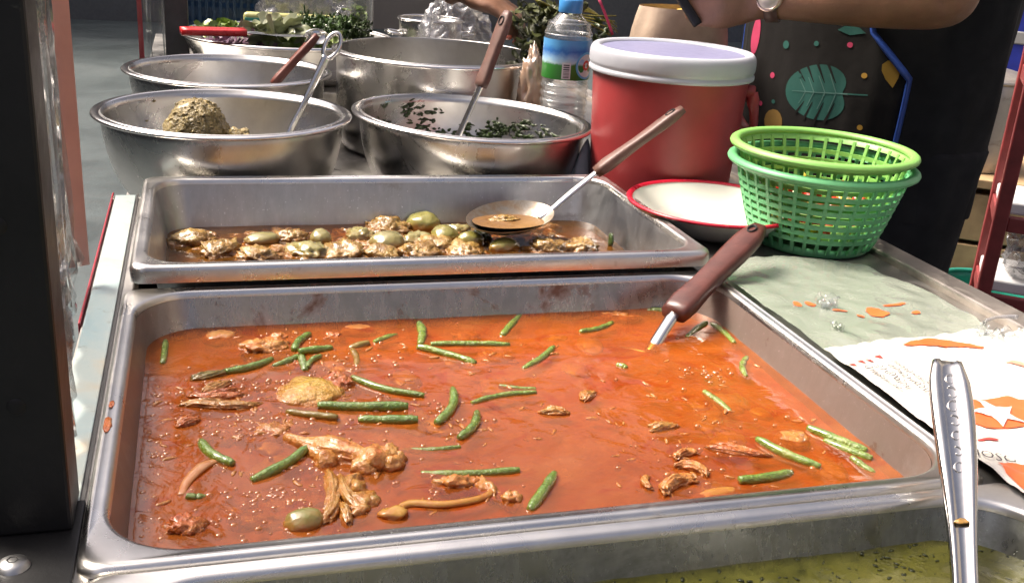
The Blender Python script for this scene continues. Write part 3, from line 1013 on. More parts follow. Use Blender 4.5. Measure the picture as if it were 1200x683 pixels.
BS = (0.421, 0.283, CT)
basket('plastic_basket', 'deeper green lattice basket at the bottom of the stack', BS, (0, 0, 0), 0.0880, 0.060, 0.086, M_GREEN, 7, 34, 0.0055)
basket('plastic_basket', 'lime green lattice basket nested on top of the stack', (BS[0] - 0.001, BS[1] + 0.001, BS[2] + 0.014), (0, 0, 0.05), 0.0862, 0.0575, 0.088, M_LIME, 6, 34, 0.0055)
parts = []
pm = [[], [], []]
for k in range(90):
    a, rr = random.uniform(0, 2 * PI), 0.050 * math.sqrt(random.random())
    zz = 0.020 + random.uniform(0, 0.042)
    s = random.uniform(0.005, 0.010)
    v, f = blob(s * 1.4, s * 0.7, s * 0.7, 0.4, 1.3, 2)
    m = Matrix.Translation((BS[0] + rr * math.cos(a), BS[1] + rr * math.sin(a), BS[2] + zz)) @ Matrix.Rotation(random.uniform(0, PI), 4, 'Z') @ Matrix.Rotation(random.uniform(-1, 1), 4, 'Y')
    pm[random.choice((0, 0, 1, 2))].append(xf((v, f), m))
for q, (mt, nm, lbl) in enumerate(((M_CHILI, 'chili_pieces', 'red chili pieces inside the stacked green baskets'), (M_YELLOWBIT, 'pepper_pieces', 'yellow pepper pieces inside the stacked green baskets'), (M_LETTUCEW, 'garlic_cloves', 'pale garlic cloves inside the stacked green baskets'))):
    tag(mk(nm, merge(*pm[q]), mt), lbl, 'vegetables', kind='stuff')

# ================================================================== ladles and spoons


def flat_handle(path, widths, thick, n=14, sq=0.55):
    """rounded rectangular section; path list of Vector; widths/thick lists."""
    def pf(k, t):
        w, h = widths[k] / 2, thick[k] / 2
        out = []
        for i in range(n):
            a = 2 * PI * (i + 0.5) / n
            c, s = math.cos(a), math.sin(a)
            out.append((w * math.copysign(abs(c) ** sq, c), h * math.copysign(abs(s) ** sq, s)))
        return out
    return sweep(path, pf)


def lerp_path(a, b, n):
    return [a.lerp(b, i / (n - 1)) for i in range(n)]


def interp(xs, n):
    out = []
    for i in range(n):
        t = i / (n - 1) * (len(xs) - 1)
        k = min(int(t), len(xs) - 2)
        out.append(xs[k] + (xs[k + 1] - xs[k]) * (t - k))
    return out


def ring_hole(p, d, w, mat, parent, rx=0.0055):
    """dark hanging-hole insert with a raised lip lying on the handle's broad face."""
    side = d.cross(Vector((0, 0, 1))).normalized()
    up = side.cross(d).normalized()
    m = Matrix((( d.x, side.x, up.x, p.x), (d.y, side.y, up.y, p.y), (d.z, side.z, up.z, p.z), (0, 0, 0, 1)))
    lp = lathe([(0.0052, 0.0), (0.0048, 0.0012), (0.0040, 0.0010), (0.0036, -0.0015), (0.0001, -0.0016)], 20)
    lp = ([Vector((q.x * 1.25, q.y * 0.85, q.z)) for q in lp[0]], lp[1])
    return mk('hanging_hole', xf(lp, m), mat, parent)


def handled(name, label, cat, tip, collar, neck_end, wide, thick, mat, group=None, neck_r=0.005, collar_w=None):
    tip, collar, neck_end = Vector(tip), Vector(collar), Vector(neck_end)
    t = thing(name, label, cat, tuple(neck_end), group=group)
    o = neck_end
    n = 16
    path = lerp_path(tip - o, collar - o, n)
    w = interp([wide * 0.55, wide * 0.92, wide, wide * 0.98, wide * 0.92, wide * 0.86, wide * 0.84, wide * 0.9, wide * 1.02, (collar_w or wide * 0.9)], n)
    th = interp([thick * 0.7, thick, thick, thick, thick, thick, thick, thick * 1.05, thick * 1.1, thick * 0.9], n)
    h = mk('handle', flat_handle(path, w, th), mat, t)
    d = (collar - tip).normalized()
    side = d.cross(Vector((0, 0, 1))).normalized()
    up = side.cross(d).normalized()
    ring_hole(tip - o + d * 0.014 + up * (thick * 0.5), d, wide, M_BLACK, h)
    mk('neck', tube([(*(collar - o - d * 0.004), neck_r), (*((collar - o) * 0.5), neck_r * 0.92), (0, 0, 0, neck_r * 0.95), (*(-(collar - o).normalized() * 0.012), neck_r * 0.9)], 5, 12, 0.62), M_TOOL, t)
    return t


def spoon_bowl(a, b, hgt, n=20, m=8, th=0.0012):
    """oval dish a (long, +x) by b, open side up, rim at z=0."""
    lo = []
    for k in range(m + 1):
        s = 1 - k / m
        z = -hgt * (1 - s * s)
        sc = max(s, 0.02)
        lo.append([(a * sc * math.cos(2 * PI * i / n), b * sc * math.sin(2 * PI * i / n), z) for i in range(n)])
    V, F = loft(lo, cap1=True)
    V2, F2 = loft([[(x, y, z - th) for x, y, z in l] for l in lo], cap1=True)
    return merge((V, F), (V2, [tuple(reversed(q)) for q in F2]), loft([[(x, y, z - th) for x, y, z in lo[0]], lo[0]]))


# ladle in the red curry
lad = handled('brown_handled_ladle', 'ladle with dark brown handle standing in the red curry', 'ladle', (0.3095, 0.200, 0.0375), (0.190, 0.119, -0.0135), (0.168, 0.1005, -0.0305), 0.0265, 0.0150, M_BROWNPL, neck_r=0.0060)
mk('dish', tr(xf(spoon_bowl(0.040, 0.034, 0.016), Matrix.Rotation(R_(30), 4, 'Z')), -0.045, -0.026, -0.006), M_TOOL, lad)
# ladle in the brown curry
RL = Vector((0.158, 0.396, -0.004))
lad2 = thing('serving_spoon', 'serving spoon with worn brown handle resting in the brown curry', 'spoon', tuple(RL))
tip, col = Vector((0.313, 0.402, 0.1125)) - RL, Vector((0.2215, 0.412, 0.0385)) - RL
n = 16
hp = lerp_path(tip, col, n)
hh = mk('handle', flat_handle(hp, interp([0.012, 0.017, 0.0185, 0.018, 0.0165, 0.0165, 0.018, 0.021, 0.017], n), interp([0.008, 0.012, 0.012, 0.011, 0.011, 0.012, 0.013, 0.014, 0.011], n)), M_BROWNDULL, lad2)
dd = (col - tip).normalized()
ring_hole(tip + dd * 0.014 + dd.cross(Vector((0, 0, 1))).normalized().cross(dd) * 0.0055, dd, 0.02, M_BLACK, hh)
mk('neck', tube([(*(col - dd * 0.004), 0.0052), (*(col * 0.62), 0.0052), (0.016, 0.003, 0.010, 0.0050), (0.006, 0, 0.003, 0.0050), (-0.006, -0.003, -0.003, 0.004)], 6, 12, 0.5), M_TOOL, lad2)
sb = xf(spoon_bowl(0.050, 0.034, 0.017, 32, 8), Matrix.Translation((-0.040, -0.010, 0.002)) @ Matrix.Rotation(R_(10), 4, 'Z') @ Matrix.Rotation(R_(11), 4, 'X') @ Matrix.Rotation(R_(-6), 4, 'Y'))
dish = mk('dish', sb, steel('stained_spoon_steel', (0.34, 0.31, 0.26), 0.3, grime=0.7, gscale=40, gthr=(0.45, 0.6), gcol=(0.14, 0.07, 0.02)), lad2)
dm = Matrix.Translation((-0.040, -0.010, 0.002)) @ Matrix.Rotation(R_(10), 4, 'Z')
sc_ = mk('curry_scoop', xf(loft([[(0.043 * q * math.cos(2 * PI * i / 28), 0.029 * q * math.sin(2 * PI * i / 28), -0.0052) for i in range(28)] for q in (1, 0.5, 0.02)], cap1=True), dm), M_BROWNCURRY[1], lad2)
v, f = blob(0.016, 0.009, 0.004, 0.45, 2.0, 4, amp2=0.2, freq2=8)
mk('meat_bit', tr((v, f), -0.044, -0.004, -0.004), M_BROWNMEAT, sc_)

# steel spoon of the green curry: broad channelled handle
FS0, FS1 = Vector((0.190, -0.268, -0.028)), Vector((0.2455, -0.152, 0.0595))
fs = thing('steel_serving_spoon', 'broad engraved steel spoon handle leaning from the green curry pan', 'spoon', tuple(FS0))
n = 30
path = [(FS1 - FS0) * (1 - i / (n - 1)) + Vector((0, 0, 0.006 * math.sin(PI * i / (n - 1)))) for i in range(n)]
ws = interp([0.0180, 0.0240, 0.0250, 0.0245, 0.0232, 0.0215, 0.0190, 0.0168, 0.0150, 0.0140, 0.0140], n)


def channel(k, t):
    w = ws[k] / 2
    top = [(-w, -0.0022), (-w, 0.0006), (-w * 0.90, 0.0020), (-w * 0.55, 0.0026), (-w * 0.40, 0.0010), (w * 0.40, 0.0010), (w * 0.62, 0.0026), (w * 0.90, 0.0020), (w, 0.0006), (w, -0.0022), (w * 0.7, -0.0008), (-w * 0.7, -0.0008)]
    return top


hd = mk('handle', sweep(path, channel), M_TOOL, fs, smooth=True)
d = (FS0 - FS1).normalized()
side = d.cross(Vector((0, 0, 1))).normalized()
up = side.cross(d).normalized()
for k in range(7):
    c = path[3 + int(k * 2.1)]
    r0 = 0.0034 + 0.0006 * math.sin(k)
    pts = []
    for q in range(14):
        a = 0.6 + q / 13 * 4.6
        rr = r0 * (0.45 + 0.55 * q / 13)
        s = 1 if k % 2 else -1
        pp = c + side * (s * rr * math.cos(a)) + d * (rr * math.sin(a) * 1.3) + up * 0.0013
        pts.append((pp.x, pp.y, pp.z, 0.00032))
    mk('engraved_scroll', tube(pts, 2, 5), M_BOWLRIM, hd)
mk('dish', xf(spoon_bowl(0.038, 0.028, 0.012), Matrix.Translation((-0.016, -0.030, -0.018)) @ Matrix.Rotation(R_(64), 4, 'Z')), M_TOOL, fs)
mk('food_scrap', tr(blob(0.0045, 0.0028, 0.0008, 0.5, 1.5, 2), *(path[21] + up * 0.0024 + side * 0.001)), M_STRING, fs)

# spatula in the tilted bowl
sp = handled('brown_spatula', 'spatula with long brown handle standing in the tilted bowl', 'spatula', (0.1705, 0.625, 0.188), (0.136, 0.610, 0.0975), (0.108, 0.604, 0.034), 0.0200, 0.011, M_BROWNDULL, neck_r=0.0055)
bl = box(-0.020, 0.020, -0.0012, 0.0012, -0.034, 0.006, 0.0009)
mk('blade', xf(bl, Matrix.Translation((-0.010, -0.004, -0.016)) @ Matrix.Rotation(R_(24), 4, 'Z') @ Matrix.Rotation(R_(28), 4, 'Y')), M_DARKGREY, sp)

# loop-ended steel spoon in the paste bowl
ls = thing('steel_spoon', 'long steel spoon with loop end leaning in the paste bowl', 'spoon', (-0.104, 0.650, -0.020))
o = Vector((-0.104, 0.650, -0.020))
A, Bv = Vector((-0.0295, 0.690, 0.1465)) - o, Vector((-0.0915, 0.664, 0.0275)) - o
d = (A - Bv).normalized()
sd = Vector((0.93, -0.30, 0)) - d * Vector((0.93, -0.30, 0)).dot(d)
sd.normalize()
loop = []
for i in range(25):
    a = -PI * 0.5 + 2 * PI * i / 24
    q = A - d * 0.017 + sd * (0.0088 * math.cos(a)) + d * (0.017 * math.sin(a))
    loop.append((q.x, q.y, q.z, 0.0030))
mk('hanging_loop', tube(loop, 2, 8), M_TOOL, ls)
q0 = A - d * 0.032
mk('handle', tube([(*q0, 0.0062), (*(q0.lerp(Bv, 0.3)), 0.0052), (*(q0.lerp(Bv, 0.7)), 0.0042), (*Bv, 0.0046), (*(Bv * 0.4), 0.006), (0, 0, 0, 0.007)], 6, 12, 0.5, up=Vector((0.3, -0.95, 0.1))), M_TOOL, ls)
mk('dish', xf(spoon_bowl(0.028, 0.020, 0.009), Matrix.Translation((-0.020, -0.012, 0.004)) @ Matrix.Rotation(R_(30), 4, 'Z')), M_TOOL, ls)

# brown handled ladle in the rear bowl
lr = handled('brown_handled_ladle', 'ladle with reddish brown handle leaning in the empty rear bowl', 'ladle', (-0.0295, 0.930, 0.1145), (-0.0945, 0.926, 0.0425), (-0.128, 0.924, -0.002), 0.0185, 0.012, plain('red_brown_plastic', (0.13, 0.03, 0.018), 0.4, var=0.25), neck_r=0.005)
mk('dish', tr(spoon_bowl(0.030, 0.026, 0.010), -0.028, 0, 0.002), M_TOOL, lr)

# ================================================================== food in the pans
# (x0, y0, x1, y1, radius, lift above curry, olive?, label)
BEANS = [
    (-0.230, 0.154, -0.231, 0.108, 4.0, 0.6, 0, 'short green bean piece in the back left corner of the red curry'),
    (-0.186, 0.084, -0.151, 0.107, 3.8, 2.0, 0, 'green bean touching the pink chicken lump near the back left corner'),
    (-0.133, 0.118, -0.118, 0.151, 4.0, 2.2, 0, 'green bean pointing backward from the crossed bean pile in red curry'),
    (-0.151, 0.094, -0.131, 0.108, 3.6, 1.0, 0, 'half-sunk bean stub leading into the crossed bean pile from the chicken'),
    (-0.130, 0.111, -0.103, 0.121, 3.8, 3.2, 0, 'top bean lying across the crossed bean pile in red curry'),
    (-0.129, 0.107, -0.128, 0.082, 3.8, 1.6, 0, 'short bean under the crossed pile, pointing at the yellow potato'),
    (-0.126, 0.085, -0.114, 0.105, 3.2, 2.6, 0, 'thin slanted bean at the front of the crossed bean pile'),
    (-0.090, 0.121, -0.073, 0.126, 3.8, 0.6, 1, 'olive bean stub right of the crossed bean pile'),
    (-0.068, 0.129, -0.047, 0.144, 3.8, 0.4, 0, 'sunken bean slanting towards the back wall beside the upright bean'),
    (-0.088, 0.117, -0.089, 0.086, 3.6, 0.0, 1, 'mostly sunken olive bean hanging below the olive stub'),
    (-0.024, 0.166, -0.032, 0.121, 4.2, 0.6, 0, 'thick bean pointing straight at the back wall of the red curry'),
    (-0.024, 0.118, 0.041, 0.110, 3.6, 1.6, 0, 'long level bean near the middle back of the red curry'),
    (-0.036, 0.112, 0.004, 0.078, 3.8, 2.2, 0, 'glossy bean angled forward just below the long level bean'),
    (0.040, 0.130, 0.069, 0.175, 3.6, 0.2, 0, 'pale bean slanting to the back wall right of the long bean'),
    (0.039, 0.064, 0.076, 0.100, 3.6, 0.9, 0, 'lone slanted bean in open curry right of centre'),
    (0.109, 0.129, 0.147, 0.148, 3.4, 0.8, 0, 'thin bean left of the brown ladle neck'),
    (-0.095, 0.064, -0.048, 0.025, 4.0, 2.4, 0, 'bean slanting down beside the big yellow potato'),
    (-0.125, 0.020, -0.063, 0.009, 4.3, 3.0, 0, 'thick long bean in front of the big yellow potato'),
    (-0.100, -0.004, -0.060, -0.013, 3.9, 2.6, 0, 'glinting bean parallel to the thick long bean'),
    (-0.048, -0.018, -0.025, 0.033, 4.2, 2.6, 0, 'upright wet bean, first of the two side by side mid pan'),
    (-0.038, -0.043, -0.016, -0.005, 4.2, 2.2, 0, 'shorter wet bean, front one of the two side by side mid pan'),
    (-0.016, 0.010, 0.036, 0.020, 3.4, 1.4, 0, 'curved bean reaching right from the two wet upright beans'),
    (0.012, 0.037, 0.038, 0.027, 2.8, 0.4, 0, 'faint sunken bean just behind the curved bean'),
    (-0.147, 0.016, -0.114, -0.001, 3.8, 2.0, 1, 'olive bean end poking out left of the thick long bean'),
    (-0.204, -0.017, -0.185, -0.052, 4.2, 1.6, 0, 'short dark bean crossing the pale onion strip'),
    (-0.175, -0.073, -0.138, -0.040, 4.0, 2.6, 0, 'bright straight bean pointing at the big chicken joint'),
    (-0.213, -0.086, -0.202, -0.085, 3.2, 1.0, 0, 'tiny bean stub above the orange meat lump'),
    (-0.071, -0.079, -0.009, -0.089, 3.6, 0.8, 0, 'long bean behind the yellow stem near the front rim'),
    (-0.077, -0.046, -0.039, -0.052, 3.2, 0.0, 0, 'almost sunken bean between chicken joint and pan centre'),
    (-0.016, -0.135, 0.012, -0.097, 4.2, 2.2, 0, 'thick green bean rising from the front rim'),
    (0.168, -0.076, 0.193, -0.118, 3.6, 2.4, 0, 'bean lying between the shrimp curls and the right bean bundle'),
    (0.128, -0.126, 0.170, -0.120, 4.2, 2.0, 0, 'bean against the front rim beside the yellow slice'),
    (0.215, -0.065, 0.239, -0.103, 4.0, 1.8, 0, 'back bean of the bundle in the front right corner'),
    (0.218, -0.083, 0.236, -0.114, 4.0, 1.2, 0, 'middle bean of the bundle in the front right corner'),
    (0.222, -0.110, 0.228, -0.129, 3.8, 0.8, 0, 'front bean of the bundle in the front right corner'),
    (0.200, 0.108, 0.232, 0.135, 4.0, 0.8, 0, 'bean in the back right corner beside the ladle neck'),
    (0.236, 0.134, 0.236, 0.089, 4.0, 0.8, 0, 'bean along the right wall below the ladle handle'),
    (0.234, 0.062, 0.213, 0.024, 3.6, 0.2, 0, 'sunken bean near the right wall behind the foam bubbles'),
    (0.166, 0.004, 0.171, -0.031, 3.4, 0.2, 0, 'sunken bean in front of the foam bubbles'),
    (0.190, 0.172, 0.206, 0.168, 3.2, 0.0, 0, 'bean sliver at the back wall behind the ladle neck'),
    (0.116, 0.060, 0.122, 0.053, 3.0, 0.6, 0, 'tiny bean tip alone between centre and ladle'),
]
for x0, y0, x1, y1, r, lift, olive, lab in BEANS:
    lift = lift * 0.0009 - 0.0012
    tl = random.uniform(-1, 1) * 0.0014
    c = Vector(((x0 + x1) / 2, (y0 + y1) / 2, ZS + lift))
    a, b = Vector((x0, y0, ZS + lift + tl)) - c, Vector((x1, y1, ZS + lift - tl)) - c
    L = (b - a).length
    sd = (b - a).cross(Vector((0, 0, 1))).normalized()
    bend = random.uniform(-0.10, 0.10) * L
    r *= 0.00088 * random.uniform(0.82, 1.15)
    if random.random() < 0.3:
        bend *= 1.9
    pts = []
    for k in range(9):
        q = k / 8
        p = a.lerp(b, q) + sd * bend * math.sin(PI * q) + Vector((0, 0, random.uniform(-0.2, 0.2) * 0.001))
        rr = r * (0.84 + 0.16 * math.sin(PI * q) + random.uniform(-0.09, 0.09))
        if k in (0, 8):
            rr *= 0.80
        pts.append((p.x, p.y, p.z, rr))
    o = mk('green_bean', tube(pts, 3, 12), M_BEANOLD if olive else M_BEAN, loc=tuple(c))
    tag(o, lab, 'green bean', 'green beans in the red curry')


def chunk(name, label, cat, x, y, lift, s, mat, amp=0.3, freq=1.4, rot=0, amp2=0.08, freq2=6, z=ZS, ridged=False, sub=4, group='pieces of food in the red curry', flat=None):
    v, f = blob(s[0], s[1], s[2], amp, freq, sub, amp2=amp2, freq2=freq2, ridged=ridged)
    if flat:
        v = [Vector((p.x, p.y, min(p.z, flat))) for p in v]
    o = mk(name, (v, f), mat, loc=(x, y, z + lift - 0.0038), rot=(0, 0, R_(rot)))
    return tag(o, label, cat, group)


chunk('potato_chunk', 'big yellow potato chunk with grainy top in the red curry', 'potato', -0.128, 0.046, 0.000, (0.027, 0.024, 0.0105), M_POTATO, 0.18, 1.2, 10, 0.05, 8)
chunk('chicken_piece', 'grainy red skin lump fused behind the yellow potato chunk', 'chicken', -0.108, 0.056, 0.001, (0.014, 0.012, 0.009), M_CHICKENRED, 0.35, 2, 0, 0.12, 9)
chunk('potato_chunk', 'pale potato chunk at the back left wall of the red curry', 'potato', -0.188, 0.160, 0.000, (0.014, 0.011, 0.006), M_POTPALE, 0.2, 1.2)
chunk('potato_chunk', 'pale squarish potato against the back wall behind the olive beans', 'potato', -0.076, 0.164, -0.0005, (0.016, 0.009, 0.005), M_POTPALE, 0.2, 1.2)
chunk('potato_chunk', 'round yellow potato beside the right bean bundle', 'potato', 0.199, -0.073, -0.001, (0.013, 0.012, 0.006), M_POTATO, 0.2, 1.4)
chunk('potato_slice', 'yellow slice lying along the front rim beside a bean', 'potato', 0.108, -0.134, 0.001, (0.019, 0.0065, 0.004), M_STEM, 0.15, 1.5, 8)


def fibre(L, W, Hh, bend=0.0, torn=0.35, sub=4):
    v, f = ICO[sub]
    o = Vector((random.uniform(-50, 50), random.uniform(-50, 50), 0))
    out = []
    for p in v:
        q = Vector((p.x * 1.1, p.y * 5.5, p.z * 3.0)) + o
        k = 1 + 0.34 * noise.fractal(q, 0.8, 2.1, 3) + 0.25 * noise.noise(p * 1.6 + o)
        x = p.x * L * (1 + torn * noise.noise(Vector((p.y * 4, p.z * 4, o.x))))
        y, z = p.y * W * k, p.z * Hh * k
        if bend:
            a = x * bend
            R0 = 1 / bend
            x, y = (R0 - y) * math.sin(a), R0 - (R0 - y) * math.cos(a)
        out.append(Vector((x, y, z)))
    return out, f


# big chicken joint with knobbly end
t = thing('chicken_joint', 'large pale chicken joint with knobbly end in the red curry', 'chicken', (-0.114, -0.053, ZS - 0.002), group='pieces of food in the red curry')
mk('skin', xf(fibre(0.030, 0.010, 0.0085, 6, 0.2), Matrix.Translation((-0.006, 0.004, 0.002)) @ Matrix.Rotation(R_(-36), 4, 'Z')), M_CHICKEN, t)
mk('bone', tube([(-0.036, 0.032, 0.002, 0.0035), (-0.024, 0.018, 0.003, 0.0048), (-0.008, 0.004, 0.004, 0.0060), (0.008, -0.006, 0.004, 0.0070), (0.020, -0.012, 0.003, 0.0070)], 6, 14), M_CHICKEN, t)
for (dx, dy, dz, s) in ((0.016, -0.012, 0.005, 0.0105), (0.024, -0.006, 0.004, 0.0088), (0.026, -0.016, 0.003, 0.0080), (0.008, -0.016, 0.002, 0.0085), (-0.014, -0.004, 0.002, 0.0085), (0.030, -0.010, 0.002, 0.0070)):
    mk('knob', tr(blob(s, s * 0.9, s * 0.85, 0.35, 1.6, 3, amp2=0.1, freq2=7), dx, dy, dz), M_CHICKEN, t)
# stringy meat hanging down from it
t = thing('stringy_meat', 'stringy yellow brown meat strip below the chicken joint', 'meat', (-0.126, -0.100, ZS - 0.002), group='pieces of food in the red curry')
for k, (x, y, L, W, a, bd) in enumerate(((-0.002, 0.006, 0.026, 0.0050, 84, 10), (0.005, 0.002, 0.024, 0.0042, 100, -14), (-0.004, -0.012, 0.018, 0.0046, 74, 20), (0.008, 0.012, 0.014, 0.0055, 60, -30), (0.002, -0.020, 0.012, 0.0036, 95, 0))):
    mk('strand', xf(fibre(L, W, 0.0052, bd), Matrix.Translation((x, y, 0.0015)) @ Matrix.Rotation(R_(a), 4, 'Z')), M_STRING, t)
for (dx, dy, s) in ((0.012, 0.008, 0.008), (0.014, -0.006, 0.009), (0.010, -0.016, 0.006)):
    mk('skin_fold', tr(blob(s, s * 1.1, 0.005, 0.5, 1.6, 3, amp2=0.2), dx, dy, 0.001), M_STRING, t)
chunk('eggplant', 'olive green round eggplant at the front rim under the stringy meat', 'eggplant', -0.148, -0.124, 0.003, (0.0125, 0.0095, 0.0085), M_EGGPLANT, 0.1, 1.0, 10, 0.03)
chunk('eggplant', 'small cut green eggplant ring right of the stringy meat', 'eggplant', -0.106, -0.108, 0.002, (0.0055, 0.0050, 0.0055), M_EGGPLANT, 0.1, 1.0)
chunk('chicken_piece', 'pink chicken lump near the back left corner of the red curry', 'chicken', -0.156, 0.131, 0.001, (0.019, 0.014, 0.009), M_CHICKEN, 0.5, 1.6, 20, 0.15, 7)
chunk('chicken_piece', 'small pale chicken knob behind the pink chicken lump', 'chicken', -0.143, 0.150, 0.001, (0.0075, 0.0065, 0.006), M_CHICKEN, 0.3, 1.5)
chunk('chicken_piece', 'tiny pink shred beside the crossed bean pile', 'chicken', -0.100, 0.148, 0.000, (0.010, 0.007, 0.005), M_CHICKENRED, 0.5, 1.6)
chunk('chicken_piece', 'torn chicken skin behind the yellow stem by the front rim', 'chicken', -0.052, -0.095, 0.001, (0.014, 0.009, 0.006), M_CHICKEN, 0.5, 1.8, 0, 0.2)
chunk('chicken_piece', 'torn chicken strip right of the torn skin', 'chicken', -0.034, -0.104, 0.001, (0.006, 0.015, 0.005), M_STRING, 0.4, 1.8, 20, 0.2)
chunk('chicken_piece', 'small pink lump at the right end of the yellow stem', 'chicken', -0.023, -0.120, 0.002, (0.0065, 0.006, 0.006), M_CHICKEN, 0.4, 1.6)
chunk('chicken_piece', 'pink lump sunk near the long level bean', 'chicken', 0.012, 0.142, -0.0015, (0.011, 0.009, 0.0045), M_CHICKEN, 0.4, 1.6)
chunk('chicken_piece', 'pink fat lump under the right end of the long level bean', 'chicken', 0.024, 0.098, -0.0015, (0.014, 0.009, 0.0045), M_CHICKEN, 0.35, 1.6)
chunk('chicken_piece', 'thin pale meat shred at the back wall before the ladle', 'chicken', 0.160, 0.165, 0.000, (0.020, 0.007, 0.0045), M_CHICKEN, 0.5, 2.0, -12, 0.2)
chunk('meat_lump', 'round orange meat lump in the front left corner', 'meat', -0.213, -0.117, 0.001, (0.0115, 0.0105, 0.0085), M_CHICKENRED, 0.35, 1.8, 0, 0.15, 9)
chunk('meat_lump', 'flat grainy red meat patch left of the stringy meat', 'meat', -0.158, -0.098, -0.0025, (0.028, 0.022, 0.0055), M_CHICKENRED, 0.35, 3.0, 0, 0.25, 14)
chunk('meat_lump', 'grainy brown lump in front of the olive bean end', 'meat', -0.158, -0.008, -0.0015, (0.021, 0.014, 0.0065), M_STRING, 0.35, 2.6, 0, 0.25, 12)
chunk('meat_lump', 'rough red meat patch left of the grainy brown lump', 'meat', -0.186, -0.004, -0.0025, (0.016, 0.013, 0.0055), M_CHICKENRED, 0.35, 3.0, 0, 0.3, 12)
t = thing('yellow_stem', 'curved yellow stem lying along the front rim', 'vegetable', (-0.066, -0.119, ZS), group='pieces of food in the red curry')
mk('stalk', tube([(-0.032, -0.006, -0.001, 0.0022), (-0.020, 0.003, 0.0005, 0.0032), (0.0, -0.002, 0.001, 0.0031), (0.020, 0.0, 0.0008, 0.0030), (0.032, 0.008, 0.0, 0.0024), (0.034, 0.020, -0.001, 0.0020)], 6, 10, 0.7), M_STEM, t)
mk('leaf_base', tr(blob(0.009, 0.006, 0.0035, 0.3, 1.5, 3), -0.030, -0.006, 0.001), M_STEM, t)
t = thing('onion_strip', 'pale onion strip under the short dark bean', 'onion', (-0.208, -0.060, ZS), group='pieces of food in the red curry')
mk('strip', tube([(-0.008, -0.022, -0.0006, 0.0022), (-0.004, -0.008, 0.0008, 0.0034), (0.005, 0.008, 0.001, 0.0042), (0.014, 0.017, -0.001, 0.0030)], 6, 10, 0.4), M_ONION, t)
for x, y, sx, sy, lab in ((-0.2572, -0.045, 0.0024, 0.010, 'larger orange curry drip on the left rim of the middle pan'), (-0.2568, -0.018, 0.0016, 0.005, 'smaller orange curry drip on the left rim of the middle pan')):
    o = mk('curry_drip', blob(sx, sy, 0.0008, 0.4, 1.6, 3), M_CHICKENRED, loc=(x, y, 0.0003))
    tag(o, lab, 'curry drip', 'curry drips on the pan rim')
# shreds on the left
SHR = [(-0.196, 0.060, 30, 0.026, 'tan meat shred behind the left shred pile'), (-0.190, 0.047, 10, 0.036, 'longest orange meat shred of the left shred pile'), (-0.204, 0.036, -14, 0.030, 'dark meat shred in the middle of the left shred pile'),
       (-0.184, 0.030, 4, 0.034, 'brown meat shred at the front of the left shred pile'), (-0.214, 0.010, 30, 0.016, 'small meat shred by the left wall in front of the shred pile'), (-0.196, 0.082, 24, 0.030, 'olive tan stem left of the bean touching the chicken lump'),
       (0.108, -0.047, 6, 0.022, 'thin brown shred in open curry behind the shrimp curls'), (0.150, -0.090, -40, 0.040, 'dark chili strip between the shrimp curls and bean'), (0.040, -0.012, -30, 0.02, 'thin shred in the centre of the red curry'), (0.072, 0.010, 60, 0.018, 'thin pale shred right of the curved bean')]
for i, (x, y, ang, L, lab) in enumerate(SHR):
    t = thing('meat_shred', lab, 'meat shred', (x, y, ZS), (0, 0, R_(ang)), 'meat shreds in the red curry')
    mt = (M_STRING, M_CHICKENRED, M_STRING, M_STRING, M_CHICKENRED, M_BEANOLD)[i % 6]
    for k in range(2):
        mk('strand', xf(fibre(L * (0.55 - 0.12 * k), 0.0036 - 0.0006 * k, 0.0034, random.uniform(-28, 28)), Matrix.Translation((random.uniform(-.1, .1) * L, (k - 0.5) * 0.0036, 0.0002)) @ Matrix.Rotation(random.uniform(-.35, .35), 4, 'Z')), mt, t)
# shrimp-like curls on the right
for x, y, rr, a0, a1, lab in ((0.084, -0.121, 0.0115, 10, 215, 'largest pink shrimp curl by the front rim'), (0.106, -0.105, 0.0085, -60, 150, 'pink shrimp curl behind the yellow slice'), (0.107, -0.086, 0.0075, 0, 210, 'small shrimp curl behind the other curls'), (0.066, -0.117, 0.006, 80, 250, 'thin shrimp tail left of the largest curl')):
    o = mk('shrimp_curl', xf(fibre(rr * 1.5, rr * 0.42, rr * 0.45, 0.62 / rr, 0.45), Matrix.Rotation(R_((a0 + a1) / 2 + 90), 4, 'Z')), M_CHICKEN, loc=(x, y, ZS + 0.001))
    tag(o, lab, 'shrimp', 'shrimp curls in the red curry')
